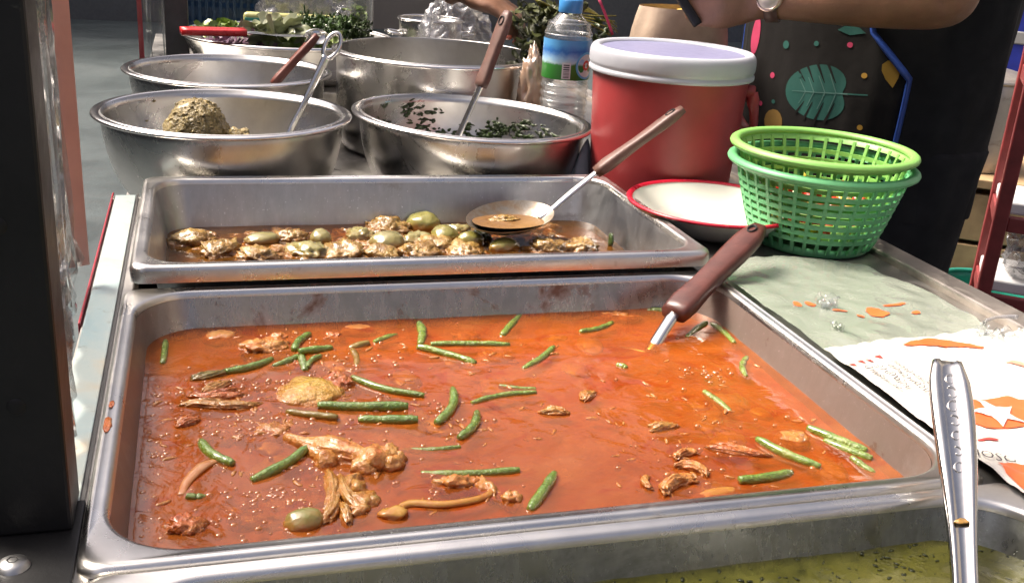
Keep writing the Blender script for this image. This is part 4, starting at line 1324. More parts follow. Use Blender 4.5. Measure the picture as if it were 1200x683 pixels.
# small shreds afloat and pale pieces just under the surface
parts = []
for k in range(230):
    x, y = random.choice(((random.gauss(-0.15, 0.05), random.gauss(0.02, 0.08)), (random.gauss(-0.05, 0.08), random.gauss(0.0, 0.08)), (random.gauss(0.13, 0.06), random.gauss(-0.06, 0.06))))
    if abs(x) > 0.236 or abs(y) > 0.168:
        continue
    sz = random.uniform(0.0012, 0.0034)
    parts.append(xf(fibre(sz * 1.6, sz * 0.5, sz * 0.4, random.uniform(-120, 120), 0.3, 2), Matrix.Translation((x, y, ZS - random.uniform(0, 0.0008))) @ Matrix.Rotation(random.uniform(0, PI), 4, 'Z')))
tag(mk('curry_shreds', merge(*parts), M_STRING), 'fine meat and herb shreds afloat on the red curry', 'shreds', kind='stuff')
parts = []
for k in range(34):
    x, y = random.choice(((random.gauss(-0.15, 0.05), random.gauss(0.02, 0.09)), (random.gauss(0.02, 0.10), random.gauss(0.03, 0.08)), (random.gauss(0.15, 0.04), random.gauss(-0.06, 0.05))))
    if abs(x) > 0.225 or abs(y) > 0.155:
        continue
    sz = random.uniform(0.006, 0.013)
    parts.append(xf(blob(sz * 1.3, sz, sz * 0.4, 0.4, 1.5, 3, amp2=0.15), Matrix.Translation((x, y, ZS - 0.0064)) @ Matrix.Rotation(random.uniform(0, PI), 4, 'Z')))
tag(mk('sunken_pieces', merge(*parts), food('sunken_piece', [(0.35, (0.50, 0.26, 0.07)), (0.6, (0.56, 0.36, 0.13))], 40, 0.3, 0.3, film_col=None)), 'pale pieces lying just under the red curry surface', 'meat', kind='stuff')
# oil beads and bubbles floating on the curry
parts = []
hot = [(-0.125, 0.058, 0.018, 0.010, 60), (-0.195, 0.045, 0.020, 0.024, 100), (-0.145, 0.128, 0.020, 0.010, 30), (-0.118, 0.105, 0.014, 0.012, 24), (-0.16, -0.10, 0.024, 0.018, 130), (-0.115, -0.055, 0.02, 0.014, 40), (-0.232, -0.04, 0.004, 0.07, 40), (-0.09, 0.005, 0.02, 0.016, 40), (-0.035, 0.0, 0.012, 0.02, 26), (-0.160, -0.004, 0.018, 0.010, 50), (-0.07, -0.09, 0.03, 0.02, 30), (-0.08, 0.10, 0.02, 0.02, 24), (0.10, -0.09, 0.02, 0.02, 26), (0.183, 0.034, 0.010, 0.007, 26), (0.17, -0.08, 0.03, 0.03, 18), (0.06, 0.06, 0.08, 0.06, 14)]
for cx, cy, sx, sy, n in hot:
    for k in range(n):
        x, y = random.gauss(cx, sx), random.gauss(cy, sy)
        if abs(x) > 0.239 or abs(y) > 0.170:
            continue
        r = random.choice((0.0010, 0.0013, 0.0017, 0.0022)) * random.uniform(0.85, 1.2)
        v, f = ICO[2]
        parts.append(([Vector((x + p.x * r * 1.15, y + p.y * r, ZS - 0.58 * r + p.z * r)) for p in v], f))
tag(mk('oil_beads', merge(*parts), M_OILDROP), 'tiny oil beads and bubbles floating on the red curry', 'oil beads', kind='stuff')

# ------------------------------------------------------------------ brown curry
EG = [(-0.082, 0.400, 0.012, 0.011, 0.010, 1, 'pale eggplant alone in the left half of the brown curry'), (0.036, 0.446, 0.021, 0.014, 0.013, 0, 'largest green eggplant at the back of the brown curry'),
      (-0.014, 0.384, 0.020, 0.013, 0.011, 1, 'grey green eggplant half in front of the largest eggplant'), (-0.141, 0.404, 0.019, 0.010, 0.007, 1, 'flat pale eggplant slice near the left end'),
      (0.050, 0.400, 0.016, 0.014, 0.011, 0, 'green eggplant right of the grey green half'), (0.106, 0.362, 0.020, 0.010, 0.008, 0, 'olive eggplant wedge in front of the spoon dish'), (0.075, 0.382, 0.015, 0.010, 0.010, 0, 'eggplant wedge left of the spoon dish')]
for x, y, sx, sy, sz, pale, lab in EG:
    chunk('eggplant', lab, 'eggplant', x, y, 0.0052, (sx * 0.95, sy * 1.25, sz * 1.15), M_EGGPALE if pale else M_EGGPLANT, 0.12, 1.0, random.uniform(-30, 30), 0.03, z=-0.030, group='eggplants in the brown curry')
BM = [(-0.005, 0.438, 0.017, 'ragged meat lump left of the largest eggplant'), (-0.210, 0.405, 0.016, 'leftmost meat lump in the brown curry'), (-0.183, 0.372, 0.016, 'meat lump in front of the leftmost one'), (-0.109, 0.412, 0.012, 'small meat lump behind the lone pale eggplant'),
      (-0.099, 0.360, 0.016, 'meat lump at the front rim below the lone pale eggplant'), (-0.061, 0.357, 0.017, 'meat lump at the front rim, left of the grey green half'), (-0.040, 0.414, 0.013, 'meat lump between lone eggplant and ragged lump'),
      (0.018, 0.392, 0.012, 'pink meat scrap right of the grey green half'), (0.036, 0.376, 0.014, 'meat lump at the front rim under the green eggplant'), (-0.149, 0.353, 0.015, 'meat lump at the front rim near the left end'), (0.070, 0.424, 0.012, 'meat scrap behind the spoon dish tip'),
      (0.015, 0.354, 0.016, 'meat lump at the front rim, mid pan'), (0.060, 0.352, 0.015, 'meat lump at the front rim, left of the olive wedge'), (0.151, 0.355, 0.017, 'meat lump right of the spoon dish'), (0.190, 0.356, 0.014, 'rightmost meat lump in the brown curry'), (-0.025, 0.344, 0.015, 'meat lump at the front rim just left of mid pan')]
for x, y, s, lab in BM:
    chunk('meat_lump', lab, 'meat', x, y, 0.0024, (s * 1.45, s * 1.2, s * 0.75), random.choice((M_BROWNMEAT, M_BROWNMEAT, M_EGGPALE)), 0.4, random.uniform(1.0, 1.8), random.uniform(0, 180), 0.22, 8, z=-0.030, group='meat lumps in the brown curry')
chunk('herb_clump', 'dark green herb clump at the tip of the spoon dish', 'herbs', 0.090, 0.398, 0.003, (0.012, 0.011, 0.009), M_FLECK, 0.6, 2, 0, 0.3, z=-0.030, group=None)
chunk('herb_clump', 'wilted leaf stuck on the right wall of the rear pan', 'herbs', 0.2265, 0.362, 0.010, (0.002, 0.006, 0.008), M_HERB, 0.4, 1.6, 0, 0.2, z=-0.030, group=None, sub=3)
chunk('chili_fleck', 'red chili fleck stuck on the back wall of the rear pan', 'chili', -0.139, 0.4615, 0.022, (0.0035, 0.0012, 0.0030), M_CHILI, 0.3, 1.5, 0, z=-0.030, group=None, sub=2)
parts = []
for k in range(190):
    x, y = random.uniform(-0.215, 0.19), random.uniform(0.345, 0.445)
    sz = random.uniform(0.005, 0.013)
    parts.append(xf(fibre(sz * 1.3, sz * random.uniform(0.4, 0.8), sz * 0.5, random.uniform(-40, 40), 0.3, 3), Matrix.Translation((x, y, -0.0335 + random.uniform(-0.002, 0.0015))) @ Matrix.Rotation(random.uniform(0, PI), 4, 'Z')))
tag(mk('shredded_meat', merge(*parts), M_BROWNMEAT), 'small meat scraps filling the brown curry between the lumps', 'meat', kind='stuff')
# green curry flecks
parts = []
for k in range(2200):
    x, y = random.uniform(-0.235, 0.248), random.uniform(-0.42, -0.216)
    s = random.choice((0.0003, 0.0004, 0.0006, 0.0010)) * random.uniform(0.8, 1.3)
    v, f = blob(s * 1.8, s, s * 0.25, 0.6, 1.6, 1)
    m = Matrix.Translation((x, y, -0.0258)) @ Matrix.Rotation(random.uniform(0, PI), 4, 'Z') @ Matrix.Rotation(random.uniform(-.3, .3), 4, 'X')
    parts.append(xf((v, f), m))
tag(mk('herb_flecks', merge(*parts), M_FLECK), 'chopped dark leaves floating in the green curry', 'herbs', kind='stuff')

def leaf_patch(L, Wd, curl, crumple, nu=6, nv=4):
    V, F = [], []
    o = random.uniform(0, 99)
    for j in range(nv + 1):
        for i in range(nu + 1):
            u, w = i / nu, j / nv - 0.5
            x = L * u
            y = Wd * w * (math.sin(PI * min(1, u * 0.9 + 0.1)) ** 0.6 + 0.08)
            z = curl * L * u * u + crumple * L * noise.noise(Vector((u * 3.2, w * 4, o))) + abs(w) * Wd * 0.25
            V.append(Vector((x, y, z)))
    for j in range(nv):
        for i in range(nu):
            a = j * (nu + 1) + i
            F.append((a, a + 1, a + nu + 2, a + nu + 1))
    return V, F


# ================================================================== bags on the counter


def bag_h(x, y, s=1.0, seed=0.0):
    n1 = noise.fractal(Vector((x * 16, y * 16, seed)), 0.9, 2.0, 4)
    return CT + 0.0035 + 0.004 * s * (0.5 + 0.5 * n1) + 0.0035 * s * abs(noise.noise(Vector((x * 42, y * 30, seed + 4))))


def poly_sheet(name, poly, mat, parent, hfn, step=0.004):
    xs = [p[0] for p in poly]
    ys = [p[1] for p in poly]

    def inside(x, y):
        c = False
        j = len(poly) - 1
        for i in range(len(poly)):
            xi, yi = poly[i]
            xj, yj = poly[j]
            if (yi > y) != (yj > y) and x < (xj - xi) * (y - yi) / (yj - yi) + xi:
                c = not c
            j = i
        return c
    ar = sum(poly[i - 1][0] * poly[i][1] - poly[i][0] * poly[i - 1][1] for i in range(len(poly)))
    if ar < 0:
        poly = list(reversed(poly))
    bm = bmesh.new()
    face = bm.faces.new([bm.verts.new((x, y, 0)) for x, y in poly])
    x = min(xs) + step
    geom = list(bm.verts) + list(bm.edges) + list(bm.faces)
    while x < max(xs):
        bmesh.ops.bisect_plane(bm, geom=list(bm.verts) + list(bm.edges) + list(bm.faces), plane_co=(x, 0, 0), plane_no=(1, 0, 0))
        x += step
    y = min(ys) + step
    while y < max(ys):
        bmesh.ops.bisect_plane(bm, geom=list(bm.verts) + list(bm.edges) + list(bm.faces), plane_co=(0, y, 0), plane_no=(0, 1, 0))
        y += step
    for w in bm.verts:
        w.co.z = hfn(w.co.x, w.co.y)
    if face.normal.z < 0:
        pass
    vf = take(bm)
    return mk(name, vf, mat, parent)


def h1(x, y):
    return bag_h(x, y, 0.9, 2.0) + 0.0016 * abs(noise.noise(Vector((x * 34 + y * 20, y * 40, 3.0))))


def h2(x, y):
    return bag_h(x, y, 1.2, 7.0) + 0.0015 + 0.0022 * abs(noise.noise(Vector((x * 70 - y * 40, y * 60, 6.0))))


bag1 = thing('clear_plastic_bag', 'flat pale green clear plastic bag in front of the baskets', 'plastic bag', (0, 0, 0))
poly_sheet('film', [(0.264, 0.185), (0.300, 0.215), (0.345, 0.225), (0.400, 0.212), (0.425, 0.190), (0.441, 0.120), (0.446, 0.060), (0.432, 0.005), (0.400, -0.02), (0.266, -0.05)], M_BAGCLEAR, bag1, h1, 0.006)


def decal_poly(name, pts, mat, parent, hfn, off=0.0009, step=0.004):
    return poly_sheet(name, pts, mat, parent, lambda x, y: hfn(x, y) + off, step)


def ell(cx, cy, a, b, rot=0, n=18, jag=0.12):
    return [(cx + math.cos(rot) * a * math.cos(q) * k - math.sin(rot) * b * math.sin(q) * k, cy + math.sin(rot) * a * math.cos(q) * k + math.cos(rot) * b * math.sin(q) * k) for q, k in ((2 * PI * i / n, 1 + random.uniform(-jag, jag)) for i in range(n))]


for cx, cy, a, b in ((0.3585, 0.070, 0.0085, 0.011), (0.298, 0.099, 0.0032, 0.005), (0.310, 0.098, 0.0034, 0.007), (0.327, 0.078, 0.008, 0.0026), (0.340, 0.066, 0.0026, 0.004), (0.386, 0.084, 0.012, 0.0022), (0.392, 0.062, 0.004, 0.003)):
    decal_poly('print_spot', ell(cx, cy, a, b), M_ORANGEP, bag1, h1)
# knotted twist of film standing up on it


def crumpled_film(x, y, z, L, n=5, up=0.9):
    ps = []
    for k in range(n):
        ps.append(xf(leaf_patch(L * random.uniform(0.7, 1.2), L * random.uniform(0.5, 0.9), random.uniform(-0.3, 0.4), 0.5, 12, 9), Matrix.Translation((x, y, z)) @ Matrix.Rotation(random.uniform(0, 2 * PI), 4, 'Z') @ Matrix.Rotation(-random.uniform(0.1, up), 4, 'Y')))
    return merge(*ps)


mk('knot', crumpled_film(0.317, 0.088, CT + 0.006, 0.018, 3, 0.8), M_FILM, bag1)
mk('crease', crumpled_film(0.300, 0.038, CT + 0.008, 0.010, 2, 0.4), M_BAGCLEAR, bag1)

bag2 = thing('white_printed_bag', 'white printed plastic bag with orange star by the front spoon', 'plastic bag', (0, 0, 0))
poly_sheet('film', [(0.2625, 0.000), (0.290, 0.004), (0.330, 0.012), (0.372, 0.010), (0.410, 0.018), (0.440, 0.010), (0.468, 0.014), (0.468, -0.10), (0.462, -0.34), (0.2655, -0.34), (0.2640, -0.18)], M_BAGWHITE, bag2, h2, 0.003)
decal_poly('orange_print', [(0.3300, -0.004), (0.345, 0.004), (0.362, 0.006), (0.385, -0.004), (0.398, -0.018), (0.3930, -0.020), (0.375, -0.0135), (0.350, -0.012)], M_ORANGEP, bag2, h2)
# star badge: orange field with a star left white on top of it
decal_poly('badge', [(0.292, -0.128), (0.300, -0.108), (0.318, -0.100), (0.345, -0.100), (0.372, -0.112), (0.380, -0.132), (0.352, -0.140), (0.318, -0.142), (0.300, -0.140)], M_ORANGEP, bag2, h2)
stc = Vector((0.3225, -0.1235))
e1, e2 = Vector((0.86, -0.5)).normalized(), Vector((0.5, 0.86)).normalized()
pts = []
for i in range(10):
    a = -PI / 2 + i * PI / 5
    rr = 0.0205 if i % 2 == 0 else 0.0085
    q = stc + e1 * (rr * math.cos(a)) + e2 * (rr * math.sin(a))
    pts.append((q.x, q.y))
decal_poly('star', pts, M_BAGWHITE, bag2, h2, 0.0018)
decal_poly('orange_print', [(0.256 + 0.012, -0.196), (0.276, -0.180), (0.292, -0.186), (0.300, -0.200), (0.286, -0.212), (0.268, -0.212)], M_ORANGEP, bag2, h2)
decal_poly('orange_print', [(0.392, -0.048), (0.402, -0.044), (0.43, -0.07), (0.445, -0.10), (0.437, -0.10), (0.415, -0.075)], plain('faded_orange_print', (0.75, 0.30, 0.20), 0.4), bag2, h2)
decal_poly('pink_print', ell(0.289, -0.155, 0.007, 0.0022, -0.4), M_INKRED, bag2, h2)
for k in range(4):
    c = Vector((0.2605 + 0.0095 * k + 0.004, -0.0335 + 0.0028 * k))
    decal_poly('red_mark', [(c.x - 0.0025, c.y + 0.002), (c.x + 0.0035, c.y + 0.0015), (c.x + 0.003, c.y - 0.004)], M_INKRED, bag2, h2)


def text_line(s, size, x, y, ang, parent, mat, name='print_line'):
    cu = bpy.data.curves.new(name, 'FONT')
    cu.body = s
    cu.size = size
    cu.resolution_u = 2
    to = bpy.data.objects.new(name, cu)
    COL.objects.link(to)
    dg = bpy.context.evaluated_depsgraph_get()
    me = bpy.data.meshes.new_from_object(to.evaluated_get(dg))
    bpy.data.objects.remove(to)
    bpy.data.curves.remove(cu)
    ca, sa = math.cos(ang), math.sin(ang)
    for w in me.vertices:
        px, py = x + ca * w.co.x - sa * w.co.y, y + sa * w.co.x + ca * w.co.y
        w.co = (px, py, h2(px, py) + 0.0016)
    me.materials.clear()
    me.materials.append(mat)
    o = bpy.data.objects.new(name, me)
    link(o, parent)
    return o


for k, s in enumerate(('น้ำพริกแกง', 'ข้าวแกงไทย', 'อาหารจานด่วน', 'สะอาด อร่อย')):
    text_line(s, 0.0085, 0.2695 + 0.0092 * k, -0.0415 + 0.0020 * k, R_(-84), bag2, M_INK)
text_line('Y OSOM', 0.0105, 0.2985, -0.184, R_(148), bag2, M_INK)
# loose crumpled ends
for (x, y, s) in ((0.405, 0.002, 0.020), (0.430, 0.006, 0.020), (0.430, -0.03, 0.022)):
    mk('crumple', crumpled_film(x, y, CT + 0.007, s, 2, 0.3), M_FILM, bag2)
mk('tie', tube([(0.436, 0.028, CT + 0.012, 0.0016), (0.452, 0.032, CT + 0.013, 0.0014), (0.468, 0.028, CT + 0.014, 0.0022)], 5, 8), M_BAGCLEAR2, bag2)

# crumpled beige packet between basin and bottle
v, f = blob(0.017, 0.016, 0.060, 0.35, 2.0, 4, amp2=0.2, ridged=True)
o = mk('crumpled_packet', (v, f), film('beige_packet', (0.85, 0.7, 0.58), 0.3, 0.15, (0.6, 0.42, 0.3), 0.55), loc=(0.262, 0.800, CT + 0.058))
tag(o, 'crumpled translucent beige packet wedged between basin and water bottle', 'packet')
lp = []
for k in range(12):
    q = k / 11
    lp.append([((0.013 * (1 - q) ** 0.8 + 0.0008) * (1 + 0.25 * math.sin(5 * a + 4 * q)) * math.cos(a) + 0.006 * q, (0.010 * (1 - q) ** 0.8 + 0.0008) * math.sin(a), 0.050 * q) for a in (2 * PI * i / 24 for i in range(24))])
o = mk('twisted_napkin', loft(lp, True, True), M_WHITEPL, loc=(0.2585, 0.560, CT))
tag(o, 'small white twisted napkin between tilted bowl and red cooler', 'napkin')

# ================================================================== far end of the counter
TR = (-0.040, 1.325, CT)
t = thing('herb_tray', 'wide shallow steel tray of salad leaves at the far end', 'tray', TR)
pr = dense([(0.128, 0.0), (0.140, 0.001), (0.156, 0.014), (0.172, 0.044), (0.186, 0.070)], 5)
mk('shell', bowl_shell(pr), M_BOWL, t)
mk('rim', torus(0.1875, 0.0035, 0.070, 90, 10), M_BOWLRIM, t)


def leaf_pile(n, R, z0, z1, L, Wd, crumple=0.25, cx=0, cy=0, ry=None, up=0.5):
    ps = []
    for k in range(n):
        a, rr = random.uniform(0, 2 * PI), math.sqrt(random.random())
        m = Matrix.Translation((cx + R * rr * math.cos(a), cy + (ry or R) * rr * math.sin(a), random.uniform(z0, z1))) @ Matrix.Rotation(random.uniform(0, 2 * PI), 4, 'Z') @ Matrix.Rotation(-random.uniform(-0.2, up), 4, 'Y') @ Matrix.Rotation(random.uniform(-.8, .8), 4, 'X')
        ps.append(xf(leaf_patch(L * random.uniform(0.6, 1.2), Wd * random.uniform(0.6, 1.2), random.uniform(-0.4, 0.5), crumple), m))
    return merge(*ps)


def produce(name, label, cat, loc, leaves, mat):
    o = thing(name, label, cat, loc)
    c = mk('leaves', leaves, mat, o)
    return o, c


lo, _ = produce('lettuce_heap', 'heap of pale green chopped lettuce at the front of the tray', 'lettuce', (TR[0] + 0.035, TR[1] - 0.090, CT + 0.045), leaf_pile(170, 0.070, -0.008, 0.028, 0.026, 0.020, 0.3, ry=0.045), M_LETTUCE)
mk('stems', leaf_pile(60, 0.065, 0.0, 0.034, 0.030, 0.018, 0.2, ry=0.035), M_LETTUCEW, lo)
produce('cabbage_wedge', 'pale cabbage wedge beside the tongs on the tray', 'cabbage', (TR[0] - 0.040, TR[1] - 0.060, CT + 0.045), leaf_pile(60, 0.040, 0.0, 0.044, 0.042, 0.036, 0.15, ry=0.03), M_LETTUCEW)
produce('herb_bunch', 'dark green dill-like herb bunch in the middle of the tray', 'herbs', (TR[0] + 0.055, TR[1] + 0.000, CT + 0.045), leaf_pile(620, 0.055, 0.0, 0.058, 0.016, 0.004, 0.4, ry=0.05, up=1.1), plain('herb_mid_green', (0.05, 0.10, 0.02), 0.45, var=0.45, scale=70))
produce('herb_bunch', 'second dark herb bunch at the right end of the tray', 'herbs', (TR[0] + 0.120, TR[1] + 0.010, CT + 0.035), leaf_pile(300, 0.028, 0.0, 0.060, 0.018, 0.006, 0.4, ry=0.04, up=1.1), M_HERB)
produce('lettuce_heap', 'small sprig of lettuce at the back left of the tray', 'lettuce', (TR[0] - 0.115, TR[1] + 0.02, CT + 0.055), leaf_pile(40, 0.035, 0.0, 0.030, 0.026, 0.02, 0.3), M_LETTUCE)
v = leaf_pile(40, 0.05, 0.0, 0.02, 0.04, 0.008, 0.3, ry=0.02)
produce('purple_onion_heap', 'sliced purple onions near the front left of the tray', 'onion', (TR[0] - 0.090, TR[1] - 0.080, CT + 0.050), v, plain('purple_onion', (0.36, 0.22, 0.30), 0.35, var=0.4, scale=40))
# tongs
tg = thing('red_handled_tongs', 'steel tongs with red handles lying on the tray', 'tongs', (-0.150, 1.185, 0.084), (0, 0, R_(6)))
for s in (-1, 1):
    a = mk('arm', flat_handle([Vector((0.02 + 0.014 * i, s * (0.009 - 0.0004 * i), 0.001 * math.sin(i) - 0.0006 * i)) for i in range(9)], [0.014] * 9, [0.002] * 9), M_TOOL, tg)
    mk('grip', flat_handle([Vector((-0.075 + 0.013 * i, s * 0.010, 0.0)) for i in range(9)], interp([0.014, 0.02, 0.02, 0.019, 0.018], 9), [0.012] * 9), M_REDHANDLE, a)
    mk('tip', xf(spoon_bowl(0.020, 0.013, 0.006), Matrix.Translation((0.148, s * 0.006, -0.004)) @ Matrix.Rotation(s * R_(-70), 4, 'X')), M_TOOL, a)

# jar of leaves, small pot, clear bags, navy basket
t = thing('glass_jar', 'clear glass jar with green leaves inside behind the tray', 'jar', (0.125, 1.575, CT))
mk('wall', bowl_shell(dense([(0.022, 0), (0.027, 0.003), (0.0285, 0.02), (0.0285, 0.135), (0.030, 0.145)], 4), 0.002), M_PET, t)
mk('leaves', leaf_pile(50, 0.014, 0.01, 0.10, 0.022, 0.012, 0.3), M_LETTUCE, t)
t = thing('small_pot', 'small dark steel pot behind the deep basin', 'pot', (0.2150, 1.290, CT))
mk('shell', bowl_shell(dense([(0.050, 0), (0.056, 0.002), (0.058, 0.02), (0.058, 0.112)], 4)), M_BOWL, t)
mk('rim', torus(0.059, 0.0026, 0.112), M_BOWLRIM, t)
for s in (0, PI):
    mk('handle', tube([(0.058 * math.cos(s + q), 0.058 * math.sin(s + q), 0.085, 0.003) if abs(q) > .3 else (0.082 * math.cos(s + q), 0.082 * math.sin(s + q), 0.088, 0.003) for q in (-0.4, -0.25, 0.25, 0.4)], 5, 8), M_TOOL, t)


def crumple_bag(name, label, loc, s, mat, amp=0.4):
    v, f = blob(s[0], s[1], s[2], amp, 1.6, 5, amp2=0.12, freq2=7, ridged=True)
    o = mk(name, (v, f), mat, loc=loc)
    return tag(o, label, 'plastic bag')


crumple_bag('clear_plastic_bag', 'puffy clear plastic bag hanging over the back of the deep basin', (0.225, 1.13, 0.075), (0.055, 0.035, 0.080), M_BAGCLEAR2, 0.35)
crumple_bag('clear_plastic_bag', 'bulging clear bag of white goods behind the herb tray', (0.020, 1.63, 0.070), (0.085, 0.045, 0.090), M_BAGCLEAR2, 0.3)
t = thing('printed_packet', 'packet with green and yellow print standing behind the tray', 'packet', (-0.010, 1.555, CT), (0, 0, R_(-4)))
mk('pouch', box(-0.10, 0.09, -0.012, 0.012, 0.0, 0.085, 0.008), plain('packet_olive', (0.34, 0.33, 0.12), 0.4), t)
mk('green_print', box(-0.097, -0.050, -0.0128, -0.011, 0.030, 0.075, 0.0005), M_TEALBOX, t)
mk('white_print', box(-0.045, 0.085, -0.0128, -0.011, 0.028, 0.078, 0.0005), M_WHITEPL, t)

t = thing('navy_basket', 'dark blue woven plastic basket beyond the far post', 'basket', (-0.165, 1.72, CT))
nb = 26
for k in range(6):
    z = 0.012 + k * 0.030
    w = 0.085 + 0.012 * k / 5
    lp = [rrect(w, 0.07, 0.02, z=z + dz, n=4, side=5) for dz in (-0.010, 0.010)]
    mk('weave_band', loft(lp), M_NAVYBASKET, t)
for i in range(nb):
    x = -0.083 + 0.166 * (i % 13) / 12
    y = -0.0725 if i < 13 else 0.0725
    mk('upright', box(x - 0.003, x + 0.003, y - 0.0015, y + 0.0015, 0, 0.185), M_NAVYBASKET, t, smooth=False)
mk('base', box(-0.082, 0.082, -0.068, 0.068, 0.0, 0.004), M_NAVYBASKET, t, smooth=False)
mk('rim', loft([rrect(0.100 + dx, 0.073 + dx, 0.02, z=0.185 + dz, n=4, side=5) for dx, dz in ((0, -.006), (.004, -.004), (.004, .004), (0, .006), (-.003, 0))]), M_NAVYBASKET, t)

# ================================================================== the vendor
PC = Vector((0.735, 0.670, 0))
FA = Vector((-0.829, -0.559, 0)).normalized()
LA = Vector((-FA.y, FA.x, 0))
ZV = Vector((0, 0, 1))


def torso_ab(z):
    pts = [(-0.30, 0.140, 0.120), (-0.05, 0.166, 0.140), (0.10, 0.178, 0.145), (0.25, 0.180, 0.140), (0.38, 0.188, 0.130), (0.46, 0.165, 0.105), (0.51, 0.095, 0.075), (0.54, 0.060, 0.058)]
    if z <= pts[0][0]:
        return pts[0][1:]
    for (z0, a0, b0), (z1, a1, b1) in zip(pts, pts[1:]):
        if z <= z1:
            q = (z - z0) / (z1 - z0)
            return a0 + (a1 - a0) * q, b0 + (b1 - b0) * q
    return pts[-1][1:]


def S(phi, z, off=0.0):
    a, b = torso_ab(z)
    return PC + LA * ((a + off) * math.sin(phi)) + FA * ((b + off) * math.cos(phi)) + ZV * z


def tube_w(pts, per=5, n=16, flat=1.0):
    return tube(pts, per, n, flat)


def hand_parts(W, d, s, nrm, curl, palm=0.078, k=1.0):
    out = []
    loops = []
    for q, rs, rn in ((-0.02, 0.022, 0.018), (0.0, 0.024, 0.018), (0.25, 0.031, 0.017), (0.6, 0.038, 0.016), (0.9, 0.039, 0.014), (1.05, 0.034, 0.010)):
        c = W + d * (palm * q) + nrm * (0.004 * math.sin(PI * max(0, min(1, q))))
        loops.append([c + s * (rs * math.cos(2 * PI * i / 16)) + nrm * (rn * math.sin(2 * PI * i / 16)) for i in range(16)])
    out.append(loft(loops, True, True))
    tips = []
    for off, L, r in ((0.029, 0.070, 0.0088), (0.0095, 0.078, 0.0092), (-0.010, 0.073, 0.0088), (-0.028, 0.058, 0.0078)):
        p = W + d * (palm * 0.93) + s * off
        ang = 0.0
        pts = [(*(p - d * 0.012), r * 1.05), (*p, r * 1.08)]
        for seg, fr in enumerate((0.44, 0.31, 0.25)):
            ang += curl[seg]
            dd = d * math.cos(ang) + nrm * math.sin(ang)
            p = p + dd * (L * fr)
            pts.append((*p, r * (1.0, 0.93, 0.72)[seg]))
        tips.append((p.copy(), dd.copy()))
        out.append(tube(pts, 4, 10))
    p = W + d * (palm * 0.28) + s * 0.022
    d1 = (d * 0.62 + s * 0.62 + nrm * 0.35).normalized()
    d2 = (d * 0.9 + s * 0.10 + nrm * 0.35).normalized()
    out.append(tube([(*p, 0.012), (*(p + d1 * 0.03), 0.0115), (*(p + d1 * 0.036 + d2 * 0.022), 0.0098), (*(p + d1 * 0.036 + d2 * 0.044), 0.0070)], 4, 10))
    return out, tips


def remeshed(name, parts, voxel, mat, parent, smooth_it=8):
    me = bpy.data.meshes.new(name)
    V, F = merge(*parts)
    me.from_pydata([tuple(p) for p in V], [], F)
    me.materials.append(mat)
    tmp = bpy.data.objects.new(name, me)
    COL.objects.link(tmp)
    r = tmp.modifiers.new('r', 'REMESH')
    r.mode = 'VOXEL'
    r.voxel_size = voxel
    sm = tmp.modifiers.new('s', 'SMOOTH')
    sm.iterations = smooth_it
    sm.factor = 0.5
    dg = bpy.context.evaluated_depsgraph_get()
    m2 = bpy.data.meshes.new_from_object(tmp.evaluated_get(dg))
    bpy.data.objects.remove(tmp)
    m2.polygons.foreach_set('use_smooth', [True] * len(m2.polygons))
    m2.materials.clear()
    m2.materials.append(mat)
    o = bpy.data.objects.new(name, m2)
    link(o, parent)
    return o


per = thing('person', 'vendor in black leaf-print apron reaching over the counter', 'person', (0, 0, 0))
elL, wrL = Vector((0.655, 0.449, 0.251)), Vector((0.497, 0.573, 0.222))
knL = Vector((0.434, 0.584, 0.214))
shL = PC + LA * 0.165 + ZV * 0.455
shR = PC - LA * 0.160 + ZV * 0.455
elR, wrR = Vector((0.400, 1.055, 0.330)), Vector((0.178, 0.985, 0.196))
parts = []
lp = []
for z in (-0.06, 0.0, 0.1, 0.2, 0.3, 0.38, 0.44, 0.48, 0.52):
    lp.append([S(2 * PI * i / 28, z, -0.014) for i in range(28)])
parts.append(loft(lp, True, True))
neck = PC + FA * 0.01
parts.append(tube([(*(neck + ZV * 0.47), 0.060), (*(neck + ZV * 0.53), 0.052), (*(neck + FA * 0.012 + ZV * 0.60), 0.050)], 5, 18))
hc = PC + FA * 0.040 + ZV * 0.675
v, f = ICO[4]
hv = []
for p in v:
    x, y, z = p
    wid = 0.072 * (1 - 0.18 * max(0, -z) ** 1.3)
    q = hc + LA * (x * wid) + FA * (y * (0.092 - 0.012 * max(0, -z))) + ZV * (z * 0.112)
    if y > 0.6:      # face plane: brow, eye hollows, nose and mouth
        nose = math.exp(-((x / 0.16) ** 2)) * math.exp(-(((z + 0.12) / 0.22) ** 2)) * 0.022
        eye = -0.006 * math.exp(-(((abs(x) - 0.42) / 0.16) ** 2)) * math.exp(-(((z - 0.06) / 0.10) ** 2))
        lips = 0.006 * math.exp(-((x / 0.30) ** 2)) * math.exp(-(((z + 0.52) / 0.08) ** 2))
        q += FA * (nose + eye + lips)
    hv.append(q)
parts.append((hv, f))
for s in (-1, 1):
    parts.append(tr(blob(0.012, 0.016, 0.028, 0.1, 1, 3), *(hc + LA * (s * 0.073) - FA * 0.005)))
parts.append(tube([(*(shL - LA * 0.05), 0.060), (*shL, 0.056), (*(shL.lerp(elL, 0.5)), 0.047), (*(elL + ZV * 0.012), 0.043), (*elL, 0.046), (*(elL.lerp(wrL, 0.25)), 0.045), (*(elL.lerp(wrL, 0.6)), 0.037), (*(elL.lerp(wrL, 0.9)), 0.028), (*wrL, 0.026), (*(wrL.lerp(knL, 0.4)), 0.024)], 6, 20))
